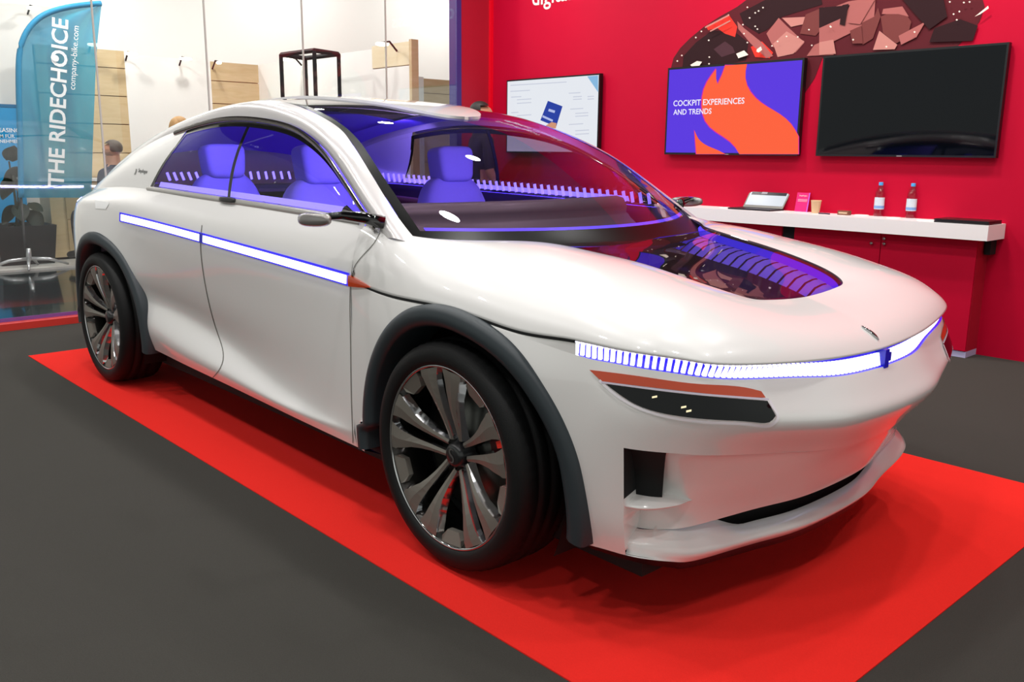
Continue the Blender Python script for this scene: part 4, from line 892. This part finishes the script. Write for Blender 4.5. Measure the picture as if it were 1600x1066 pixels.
lpq('page_mark', .32, .46, .122, .138, scr('page_text', 'c0b8c0', .8), .008, .001)
# card stand
p = P(1251, 331, 2, ZS); cx_, cy_ = p[0], p[1]
cs = empty('card_stand', (cx_, cy_, ZS), 'upright pink acrylic card stand beside the laptop', 'sign'); wd = .058
cw = MB().prism([(cx_-wd, cy_, ZS), (cx_+wd, cy_, ZS), (cx_+wd, cy_+.03, ZS+.155), (cx_-wd, cy_+.03, ZS+.155)], (0, .006, 0)); cw.mk('card', mat('card_pink', 'e0186c', .25, coat=.5, emit='e0186c', estr=.15), cs, False)
B((cx_-wd, cy_, ZS), (cx_+wd, cy_+.05, ZS+.004)).mk('foot', mat('acrylic_pink', 'f060a0', .2), cs, False)
MB().prism([(cx_+wd-.008, cy_-.001, ZS), (cx_+wd, cy_-.001, ZS), (cx_+wd, cy_+.029, ZS+.155), (cx_+wd-.008, cy_+.029, ZS+.155)], (0, -.001, 0)).mk('card_edge', mat('card_violet', 'b060e0', .3), cs, False)
n_ = np.array([0, -.155, .03]); n_ /= np.linalg.norm(n_); uyc = np.array([0, .03, .155]); uyc /= np.linalg.norm(uyc)
def ctext(tx, h, wd_): text_fit('lettering', tx, LET, cs, np.array([cx_-wd_/2, cy_, ZS])+uyc*h+n_*.002, (1, 0, 0), uyc, wd_)
ctext('Snapdragon', .128, .07)
for h in (.10, .092, .084): MB().prism([np.array([cx_-.042, cy_, ZS])+uyc*h+n_*.002, np.array([cx_+.042, cy_, ZS])+uyc*h+n_*.002, np.array([cx_+.042, cy_, ZS])+uyc*(h+.003)+n_*.002, np.array([cx_-.042, cy_, ZS])+uyc*(h+.003)+n_*.002], n_*.0005).mk('print_line', mat('card_print', 'f4b0cc', .5), cs, False)
# paper cup, small items
p = P(1274, 333, 2, ZS); MB().lathe([(0, .002), (.029, .0), (.030, .004), (.040, .094), (.0425, .098), (.040, .102), (.037, .096), (.028, .01), (0, .008)], (p[0], p[1], ZS), 'z', 24).mk('paper_cup', mat('cup_kraft', 'd6b48c', .7, noise=.06, nscale=30), label='brown paper coffee cup on the white shelf', cat='cup')
p = P(1319, 336, 2, ZS); mb_ = B((p[0]-.045, p[1]-.025, ZS), (p[0]+.045, p[1]+.025, ZS+.034)); bx = empty('small_box', (p[0], p[1], ZS), 'small brown card box lying on the shelf between cup and bottles', 'box'); mb_.mk('carton', mat('box_brown', '7a4a34', .6, noise=.2, nscale=20), bx, False); B((p[0]-.035, p[1]-.0265, ZS+.010), (p[0]+.035, p[1]-.025, ZS+.024)).mk('box_label', mat('box_label', 'c8a888', .6), bx, False)
for (a, b), r, lab in (((1346, 337), .075, 'white round coaster between small box and bottle'), ((1397, 341), .055, 'white round coaster between the two bottles'), ((1452, 345), .085, 'white round coaster beside the closed black laptop'), ((1133, 325), .05, 'white round coaster on the shelf behind the car hood')):
    p = P(a, b, 2, ZS); r = min(r, WY-.01-p[1]); MB().lathe([(0, .006), (r*.9, .007), (r, .004), (r, 0), (0, 0)], (p[0], p[1], ZS), 'z', 24).mk('coaster', mat('coaster_white', 'f0ecea', .5), label=lab, cat='coaster')
p = P(1288, 335, 2, ZS); MB().tube([(p[0]-.05, p[1], ZS+.006), (p[0], p[1]+.01, ZS+.006), (p[0]+.05, p[1]-.01, ZS+.006)], .005, 8).mk('marker_pen', mat('pen_dark', '3a2040', .4), label='thin dark pen lying beside the paper cup', cat='pen')
p = P(1513, 349, 2, ZS); nb = empty('closed_laptop', (p[0], 3.86, ZS), 'closed black laptop lying flat at the shelf end', 'laptop')
B((p[0]-.20, 3.77, ZS), (p[0]+.17, 4.0, ZS+.014)).mk('base', mat('notebook_black', '141416', .35), nb, False); B((p[0]-.20, 3.765, ZS+.016), (p[0]+.17, 4.0, ZS+.026)).mk('lid', mat('notebook_black', '141416', .35), nb, False); B((p[0]-.15, 3.99, ZS+.012), (p[0]+.12, 4.003, ZS+.018)).mk('hinge', BLACKG, nb, False)

# ================================================================== neighbouring stand beyond the glass
WOODM = wood('pale_plywood', 'dcc6a0', 'c4a878'); WALLP = mat('panel_white', 'f4f2ee', .6, noise=.01)
PX = -10.5
def yz(px_, py_, X): p = P(px_, py_, 0, X); return p[1], p[2]
ZF = .02
def plank_wall(name, X, y0, y1, ztop, zs, label):
    t = empty(name, (X-.06, (y0+y1)/2, ZF), label, 'panel'); ed = [ZF]+zs+[ztop]
    B((X-.10, y0, ZF), (X-.03, y1, ztop-.004)).mk('backing', mat('plywood_edge', '9a7a50', .7), t, False)
    for a, b in zip(ed[:-1], ed[1:]): B((X-.03, y0, a+.006), (X, y1, b-.006)).mk('plank', WOODM, t, False)
    return t
ya, zt1 = yz(150, 72, PX); yb, _ = yz(193, 76, PX); zj = [yz(175, q, PX)[1] for q in (277, 239, 194, 150, 106)]
plank_wall('plank_panel', PX, ya-.75, yb, zt1-.03, sorted([.45, .9]+zj), 'tall pale plywood plank panel behind the blue flag')
yc, zc = yz(328, 95, PX); B((PX-.10, yb, ZF), (PX, yc, zc)).mk('white_panel', WALLP, smooth=False, label='plain white stand panel between two plywood panels', cat='panel')
yd, zd = yz(403, 101, PX); plank_wall('plank_panel', PX, yc, yd, zd, sorted([.45, .9, 1.3]+[yz(365, q, PX)[1] for q in (163, 128)]), 'pale plywood plank panel beside the white corner panels')
xe = P(582, 72, 1, yd)[0]; B((PX, yd, ZF), (xe, yd+.1, zd)).mk('white_panel', WALLP, smooth=False, label='long white side panel behind the black cube frame', cat='panel')
xf_ = P(645, 67, 1, yd)[0]; zlo = P(640, 152, 1, yd)[2]
fp = empty('framed_panel', ((xe+xf_)/2, yd, ZF), 'white panel with plywood top and edge beside the black cube frame', 'panel')
zmid = P(610, 105, 1, yd)[2]
B((xe, yd-.01, zmid+.006), (xf_-.05, yd+.06, zd+.03)).mk('top_board', wood('light_plywood', 'f0e4c8', 'e2d0a8'), fp, False); B((xe, yd-.01, ZF), (xf_-.05, yd+.06, zmid-.006)).mk('board', WALLP, fp, False); B((xf_-.05, yd-.02, ZF), (xf_, yd+.08, zd+.05)).mk('edge_post', WOODM, fp, False)
XP = -12.2; y0, z0 = yz(662, 122, XP); y1, z1 = yz(714, 126, XP)
plank_wall('plank_panel', XP, y0, y1+.3, z0, sorted([.6, 1.2, 1.75, yz(690, 147, XP)[1]]), 'low pale plywood panel beside the violet wall edge')
B((XP-.1, y0-1.0, ZF), (XP, y0, z0+.02)).mk('white_panel', WALLP, smooth=False, label='narrow white panel beside the low plywood panel', cat='panel')
# wood counter under the flag
cn = empty('plywood_counter', (-10.0, .95, ZF), 'low plywood counter with drawer lines behind the plant pot', 'counter')
y0 = yz(82, 350, -9.95)[0]; B((-10.4, y0, ZF+.03), (-9.97, y0+1.1, 1.0)).mk('carcass', WOODM, cn, False); B((-10.38, y0+.02, ZF), (-10.0, y0+1.08, ZF+.03)).mk('plinth', BLACKM, cn, False)
for a, b in ((.10, .52), (.535, .97)): B((-9.97, y0+.18, a), (-9.952, y0+1.09, b)).mk('drawer', wood('counter_front', 'c9b48c', 'b49a70'), cn, False)
B((-10.42, y0-.02, 1.0), (-9.94, y0+1.12, 1.03)).mk('top', LINEN, cn, False)
# black cube frame
fr3 = empty('cube_frame', (-7.9, 3.2, ZF), 'open black metal cube frame standing in front of white panels', 'frame')
def fpt(px_, py_, X): p = P(px_, py_, 0, X); return np.array([X, p[1], p[2]])
A_, B_, C_ = fpt(439, 86, -8.2), fpt(491, 79, -7.45), fpt(529, 84, -7.6)
zt_ = (A_[2]+B_[2]+C_[2])/3; A_[2] = B_[2] = C_[2] = zt_; D_ = A_+C_-B_
for p in (A_, B_, C_, D_): MB().tube([p, (p[0], p[1], ZF)], .028, 4).mk('frame_post', BLACKM, fr3, False)
for p, q in ((A_, B_), (B_, C_), (C_, D_), (D_, A_)): MB().tube([p, q], .028, 4).mk('frame_bar', BLACKM, fr3, False)
# arm lamps on the panel tops
LAMP = mat('lamp_glow', 'fff6e0', .4, emit='fff2d8', estr=6.0)
for (a, b), X, lab in (((53, 13), -10.6, 'bright flat arm lamp above the flag curve'), ((147, 70), PX+.25, 'bright flat arm lamp at the top of the tall plywood panel'), ((205, 84), PX+.25, 'bright flat arm lamp at the white panel edge next to the tall plywood'), ((290, 92), PX+.25, 'bright flat arm lamp over the middle of the white panel'), ((342, 98), PX+.25, 'small arm lamp on the plywood panel beside the corner'), ((449, 93), -9.2, 'bright flat arm lamp seen inside the black cube frame'), ((597, 69), -8.2, 'bright flat arm lamp on the framed white panel')):
    p = P(a, b, 0, X) if a not in (449, 597) else P(a, b, 1, yd-.25); L = empty('arm_lamp', p, lab, 'lamp', 'arm lamps on the panel tops')
    MB().sup(p, (.05, .085 if a != 342 else .03, .022), .8, 16, 8).mk('lamp_head', LAMP, L)
    end = np.array([PX+.004, p[1]+.01, p[2]-.07]) if a not in (53, 449, 597) else (np.array([p[0]-.02, yd-.024, p[2]-.06]) if a != 53 else np.array([-10.888, p[1], p[2]-.04]))
    MB().tube([p+np.array([-.03, 0, .02]), (p*.5+end*.5)+np.array([0, 0, .07]), end], .012, 6).mk('lamp_arm', BLACKM, L)
q = P(53, 11, 0, -10.9); B((-11.0, q[1]-.9, ZF), (-10.9, q[1]+.5, q[2]+.02)).mk('white_panel', WALLP, smooth=False, label='tall off-white panel behind the feather flag', cat='panel')
# feather flag
FX = -9.45
def fl_(a, b): q = P(a, b, 0, FX); return (FX, q[1], q[2])
m_ = bpy.data.materials.new('flag_fabric'); m_.use_nodes = True; nt = m_.node_tree; nt.nodes.clear()
o_ = nt.nodes.new('ShaderNodeOutputMaterial'); df = nt.nodes.new('ShaderNodeBsdfDiffuse'); tl2 = nt.nodes.new('ShaderNodeBsdfTranslucent'); tp = nt.nodes.new('ShaderNodeBsdfTransparent'); ms = nt.nodes.new('ShaderNodeMixShader'); ms2 = nt.nodes.new('ShaderNodeMixShader')
nz = nt.nodes.new('ShaderNodeTexNoise'); nz.inputs['Scale'].default_value = 1.6; rp = nt.nodes.new('ShaderNodeValToRGB'); rp.color_ramp.elements[0].color = (*lin('0a80aa'), 1); rp.color_ramp.elements[1].color = (*lin('2c9fc0'), 1); rp.color_ramp.elements[0].position = .35; rp.color_ramp.elements[1].position = .65
nt.links.new(nz.outputs['Fac'], rp.inputs[0]); nt.links.new(rp.outputs[0], df.inputs[0]); nt.links.new(rp.outputs[0], tl2.inputs[0])
ms.inputs[0].default_value = .4; nt.links.new(df.outputs[0], ms.inputs[1]); nt.links.new(tl2.outputs[0], ms.inputs[2]); ms2.inputs[0].default_value = .22; nt.links.new(ms.outputs[0], ms2.inputs[1]); nt.links.new(tp.outputs[0], ms2.inputs[2]); tp.inputs[0].default_value = (.6, .9, 1, 1); nt.links.new(ms2.outputs[0], o_.inputs[0])
flag = empty('feather_flag', (FX, fl_(45, 418)[1], ZF), 'tall teal feather flag with white upright lettering on a silver cross foot', 'flag')
left = px_spl([(33, 309), (31, 200), (29, 110), (32, 75), (44, 46), (66, 25), (98, 13), (128, 8), (158, 5.5)], 40); right = px_spl([(143, 309), (145, 230), (148, 150), (152, 70), (159, 6)], 40)
G = []
for k in range(40):
    row = []
    for j in range(14):
        f = j/13; a = left[k]*(1-f)+right[k]*f; p = np.array(fl_(*a)); p[0] += .025*math.sin(f*9+k*.12)*(f*(1-f)*4); row.append(p)
    G.append(row)
MB().grid(np.array(G)).mk('flag_cloth', m_, flag)
hem = px_spl([(33, 309), (31, 200), (29, 110), (32, 75), (44, 46), (66, 25), (98, 13), (128, 8), (158, 5.5)], 50)
MB().tube([np.array(fl_(*a)) for a in hem], .032, 8).mk('pole_sleeve', mat('sleeve_teal', '0a86b4', .7), flag)
pb = fl_(45, 400); MB().tube([np.array(fl_(33, 309)), (FX, pb[1]-.03, pb[2]+.1), (FX, pb[1], ZF+.06)], .014, 8).mk('pole', mat('pole_dark', '2a2c2e', .4), flag)
for k, (dx, dy) in enumerate(((.05, .42), (-.05, -.42), (.42, -.12), (-.10, .12))): MB().tube([(FX, pb[1], ZF+.10), (FX+dx*.5, pb[1]+dy*.5, ZF+.085), (FX+dx, pb[1]+dy, ZF+.012)], [.022, .02, .012], 8).mk('foot', mat('foot_silver', 'b8babc', .3, metal=.7), flag)
MB().tube([(FX, pb[1], ZF+.08), (FX, pb[1], ZF+.22)], .03, 10).mk('pole_socket', mat('foot_silver', 'b8babc', .3, metal=.7), flag)
TW = mat('flag_print', 'f2f6f8', .7, emit='f2f6f8', estr=.0)
def mw(tx):
    o = text('measure', tx, 1.0, TW, None, (0, 0, 0), (1, 0, 0), (0, 1, 0), 0.); x = [v.co.x for v in o.data.vertices]; r = max(x)-min(x); bpy.data.objects.remove(o, do_unlink=True); return r
def up_text(tx, q0, q1, bold):
    a_, b_ = np.array(fl_(*q0)), np.array(fl_(*q1)); d = b_-a_; L = np.linalg.norm(d); d /= L; n = np.array([0, -d[2], d[1]])
    text_fit('lettering', tx, TW, flag, a_+[.05, 0, 0], d, n, L, bold=bold); return a_+[.052, 0, 0], d, n, L
a_, d_, n_u, L_ = up_text('THE RIDECHOICE', (97, 292), (104, 32), .02)
fo = (mw('THE RIDECH')+mw('O')*.62)/mw('THE RIDECHOICE'); oc = a_+d_*L_*fo+n_u*.125
MB().prism([oc+.038*(math.cos(t)*d_+math.sin(t)*n_u) for t in np.linspace(0, 2*math.pi, 18)[:-1]], (.004, 0, 0)).mk('print_dot', TW, flag, False)
up_text('company-bike.com', (115, 141), (121, 42), 0.)
# blue roll-up banner at the edge
RX = -10.75; yr, zr = yz(27, 166, RX); bn = empty('rollup_banner', (RX, yr-.45, ZF), 'bright blue roll-up banner with white lettering behind the plant', 'banner')
B((RX-.01, yr-.9, ZF+.08), (RX, yr, zr)).mk('banner_sheet', mat('banner_blue', '0a96d2', .5), bn, False); B((RX-.08, yr-.92, ZF), (RX+.08, yr+.02, ZF+.08)).mk('banner_base', mat('foot_silver', 'b8babc', .3, metal=.7), bn, False); B((RX-.015, yr-.9, zr-.015), (RX+.008, yr, zr+.02)).mk('banner_rail', mat('rail_blue', '0a6a9c', .4), bn, False)
for tx, py_, pe in (('BIKELEASING', 207, 31), ('PROGRAMM FÜR', 215.5, 23), ('UNTERNEHMEN', 223.5, 31)):
    e = yz(pe, py_, RX); wl_ = .42 if tx[0] != 'P' else .46; text_fit('lettering', tx, TW, bn, (RX+.003, e[0]-wl_, e[1]), (0, 1, 0), (0, 0, 1), wl_, bold=.015)
# potted plant
pp = P(36, 408, 0, -9.95); PXp, PYp = -9.98, pp[1]
pt_ = empty('potted_plant', (PXp, PYp, ZF), 'broad-leaved dark green plant in a square black pot behind the flag foot', 'plant')
pw = .34; v = [(PXp+sx*pw*f, PYp+sy*pw*f, z) for f, z in ((.86, ZF), (1, ZF+.47), (.93, ZF+.47), (.9, ZF+.40)) for sx, sy in ((-1, -1), (1, -1), (1, 1), (-1, 1))]
f = [(3, 2, 1, 0)]+[(r*4+i, r*4+(i+1) % 4, r*4+4+(i+1) % 4, r*4+4+i) for r in range(3) for i in range(4)]+[(12, 13, 14, 15)]; mk('pot', v, f, mat('pot_black', '202224', .5), pt_, False)
LEAF = mat('leaf_dark', '26301e', .35, noise=.25, nscale=6)
def leaf(base, tip, wid, droop):
    base, tip = np.array(base), np.array(tip); d = tip-base; L = np.linalg.norm(d); d /= L; sd = np.cross(d, [0, 0, 1]); sd = sd/np.linalg.norm(sd) if np.linalg.norm(sd) > .1 else np.array([0, 1., 0]); sd = sd*.35+np.array([0, .94, 0]); sd -= d*(sd@d); sd /= np.linalg.norm(sd)
    G = []
    for k in range(9):
        f = k/8; c = base+d*L*f-np.array([0, 0, droop*f*f]); w_ = wid*math.sin(math.pi*min(1, f*.94+.05))**.7*(1-.35*f); G.append([c-sd*w_+[.02, 0, 0], c+[-.01, 0, .012], c+sd*w_+[.02, 0, 0]])
    return MB().grid(np.array(G))
zp = ZF+.42
for (a, b), (c, d), wid in (((32, 262), (4, 278), .13), ((14, 252), (22, 222), .12), ((28, 266), (34, 300), .14), ((20, 275), (2, 306), .12), ((22, 322), (2, 345), .11), ((28, 318), (36, 340), .12), ((45, 318), (66, 325), .09), ((46, 330), (66, 352), .11), ((40, 340), (62, 345), .10), ((22, 352), (4, 360), .06), ((33, 300), (38, 268), .10)):
    q0 = P(a, b, 0, PXp+random.uniform(-.1, .15)); q1 = P(c, d, 0, PXp+random.uniform(-.1, .2))
    lf = leaf(q0, q1, wid, .05).mk('leaf', LEAF, pt_)
    MB().tube([(PXp+random.uniform(-.05, .05), PYp+random.uniform(-.08, .08), zp-.05), ((PXp*.6+q0[0]*.4), PYp*.6+q0[1]*.4, zp*.45+q0[2]*.55), q0], .010, 6).mk('stem', mat('stem_dark', '2c3420', .5), lf)

# ------------------------------------------------------------------ people
SKIN = mat('skin', 'b98468', .55, noise=.05, nscale=20)
def person(name, loc, yaw, h, cols, label, pose='stand', hair='short', haircol='2a211c'):
    """skin-modifier figure, local x forward, y left; cols = (shirt, trousers, shoes)"""
    k = h/1.75
    J = {'pel': (0, 0, .95, .13), 'bel': (0, 0, 1.08, .125), 'che': (.01, 0, 1.28, .145), 'nec': (-.005, 0, 1.47, .060), 'hb': (.005, 0, 1.55, .075), 'hm': (.012, 0, 1.64, .092), 'ht': (.0, 0, 1.715, .062), 'nose': (.115, 0, 1.625, .014), 'chin': (.075, 0, 1.555, .035)}
    E_ = [('pel', 'bel', 1), ('bel', 'che', 0), ('che', 'nec', 0), ('nec', 'hb', 3), ('hb', 'hm', 3), ('hm', 'ht', 3), ('hm', 'nose', 3), ('hb', 'chin', 3)]
    for s_, y in (('l', 1), ('r', -1)):
        J['sh'+s_] = (0, .18*y, 1.40, .062); J['el'+s_] = (-.02, .25*y, 1.13, .046); J['wr'+s_] = (.10, .26*y, .90, .033); J['ha'+s_] = (.13, .26*y, .83, .036)
        for q in range(4): J[f'f{q}{s_}'] = (.15+.012*q, (.275-.02*q)*y, .755+.008*abs(q-1.5), .010); E_.append(('ha'+s_, f'f{q}{s_}', 3))
        J['th'+s_] = (.175, .225*y, .81, .011); E_.append(('ha'+s_, 'th'+s_, 3))
        E_ += [('che', 'sh'+s_, 0), ('sh'+s_, 'el'+s_, 0), ('el'+s_, 'wr'+s_, 3), ('wr'+s_, 'ha'+s_, 3)]
        if pose == 'sit': J['hi'+s_] = (.03, .10*y, .92, .095); J['kn'+s_] = (.46, .13*y, .95, .070); J['an'+s_] = (.46, .13*y, .50, .045); J['to'+s_] = (.62, .14*y, .465, .040)
        else: J['hi'+s_] = (0, .10*y, .88, .095); J['kn'+s_] = (.02, .11*y, .50, .066); J['an'+s_] = (-.02, .11*y, .08, .045); J['to'+s_] = (.14, .13*y, .038, .038)
        E_ += [('pel', 'hi'+s_, 1), ('hi'+s_, 'kn'+s_, 1), ('kn'+s_, 'an'+s_, 1), ('an'+s_, 'to'+s_, 2)]
        J['ear'+s_] = (0, .088*y, 1.63, .018); E_.append(('hm', 'ear'+s_, 3))
    nm = list(J); sc = k; root = np.array(loc, float)*U; dz = -.425 if pose == 'sit' else 0
    ca, sa = math.cos(yaw), math.sin(yaw)
    def W(p): x, y, z = p[0]*sc, p[1]*sc, (p[2]+dz)*sc; return (x*ca-y*sa, x*sa+y*ca, z)
    me = bpy.data.meshes.new('tmp'); me.from_pydata([W(J[n]) for n in nm], [(nm.index(a), nm.index(b)) for a, b, _ in E_], [])
    ob = bpy.data.objects.new('tmp', me); COL.objects.link(ob); md = ob.modifiers.new('s', 'SKIN'); sv = me.skin_vertices[0].data
    for i, n in enumerate(nm): r = J[n][3]*sc; sv[i].radius = (r, r); sv[i].use_root = (n == 'pel')
    sb = ob.modifiers.new('u', 'SUBSURF'); sb.levels = 2; sb.render_levels = 2
    dg = bpy.context.evaluated_depsgraph_get(); dg.update(); nm2 = bpy.data.meshes.new_from_object(ob.evaluated_get(dg)); bpy.data.objects.remove(ob, do_unlink=True)
    nm2.materials.clear()
    for c in (mat('cloth_'+cols[0], cols[0], .85), mat('cloth_'+cols[1], cols[1], .85), mat('shoe_'+cols[2], cols[2], .5), SKIN): nm2.materials.append(c)
    seg = [(np.array(W(J[a])), np.array(W(J[b])), m) for a, b, m in E_]
    for pl in nm2.polygons:
        c = np.array(pl.center); best = (9, 0)
        for a, b, m in seg:
            t = np.clip((c-a)@(b-a)/((b-a)@(b-a)), 0, 1); d = np.linalg.norm(a+t*(b-a)-c)
            if d < best[0]: best = (d, m)
        pl.material_index = best[1]; pl.use_smooth = True
    body = bpy.data.objects.new(name, nm2); COL.objects.link(body); body.location = Vector(root); ORG[body.name] = np.array(loc, float); props(body, label, 'person')
    hc = np.array(W((-.012, 0, 1.662)))/U+np.array(loc); hs = MB(); R3 = np.array([[ca, -sa, 0], [sa, ca, 0], [0, 0, 1]])
    hs.sup(hc, np.array([.101, .096, .088])*sc/U, 1.0, 20, 12, rot=R3)
    if hair == 'short': v = np.array(hs.v); loc_ = (v-hc) @ R3; kp = ((loc_[:, 2] > .035) & (loc_[:, 0] < .09)) | ((loc_[:, 0] < -.005) & (loc_[:, 2] > -.05)); fs = [q for q in hs.f if all(kp[list(q)])]; hs.f = fs
    else:
        hs.sup(hc+R3 @ np.array([-.05, 0, -.13])*sc/U, np.array([.075, .105, .20])*sc/U, .9, 20, 12, rot=R3)
    mk('hair', hs.v, hs.f, mat('hair_'+haircol, haircol, .6, noise=.2, nscale=60), body)
    for y in (.035, -.035):
        ec = np.array(W((.094, y, 1.645)))/U+np.array(loc); MB().sup(ec, (.012, .014, .008), 1.0, 8, 6).mk('eye', mat('eye_dark', '1a1412', .3), body)
    return body
# seated man, profile to the left
p = P(176, 237, 0, -8.9); SEATZ = None
hh_ = 1.75; zfloor = -.005
sz = p[2]*U; 
hz = (1.62-.425)*1.0
lift = sz-hz
st2 = empty('bar_stool', (-8.9, p[1]+.02, zfloor), 'low grey stool carrying the seated man beyond the glass', 'stool')
zt2 = (lift+.40)/U
person('person', (-8.9, p[1], lift/U), math.radians(-150), 1.75, ('1b2238', '23252c', '161616'), 'seated person in a dark navy short-sleeved shirt turned sideways beyond the glass', 'sit', 'short', '4a3a30')
MB().lathe([(0, 0), (.19, 0), (.19, -.04), (0, -.045)], (-8.9, p[1]+.02, zt2), 'z', 24).mk('stool_seat', mat('stool_grey', '55585c', .6), st2); MB().tube([(-8.9, p[1]+.02, zfloor+.02), (-8.9, p[1]+.02, zt2-.03)], .035, 12).mk('stool_column', CHROME, st2); MB().lathe([(.22, 0), (.22, .02), (.04, .04)], (-8.9, p[1]+.02, zfloor), 'z', 24).mk('stool_base', CHROME, st2)
MB().lathe([(.30, -.02), (.33, 0), (.30, .02), (.28, 0), (.30, -.02)], (-8.9, p[1]+.02, lift/U+.03), 'z', 24).mk('foot_ring', CHROME, st2)
def standing(px_, py_, X, yaw, cols, label, hair, hc, zf=-.005):
    p = P(px_, py_, 0, X); h = (p[2]-zf)*U; return person('person', (X, p[1], zf), yaw, h*1.75/1.76, cols, label, 'stand', hair, hc)
standing(281, 180, -8.6, math.radians(100), ('6a5a4a', '2a2a30', '202020'), 'standing person with long light brown hair beyond the glass partition', 'long', 'b08a58')
standing(458, 150, -7.0, math.radians(160), ('8a8f98', '2c2f3a', '1a1a1a'), 'standing person with reddish brown hair in front of the black cube frame', 'short', '7a4a34')
standing(752, 156, -4.9, math.radians(70), ('2a2024', '1c1c22', '101010'), 'standing person with short dark hair between the car and the red wall', 'short', '1c1714', .0)
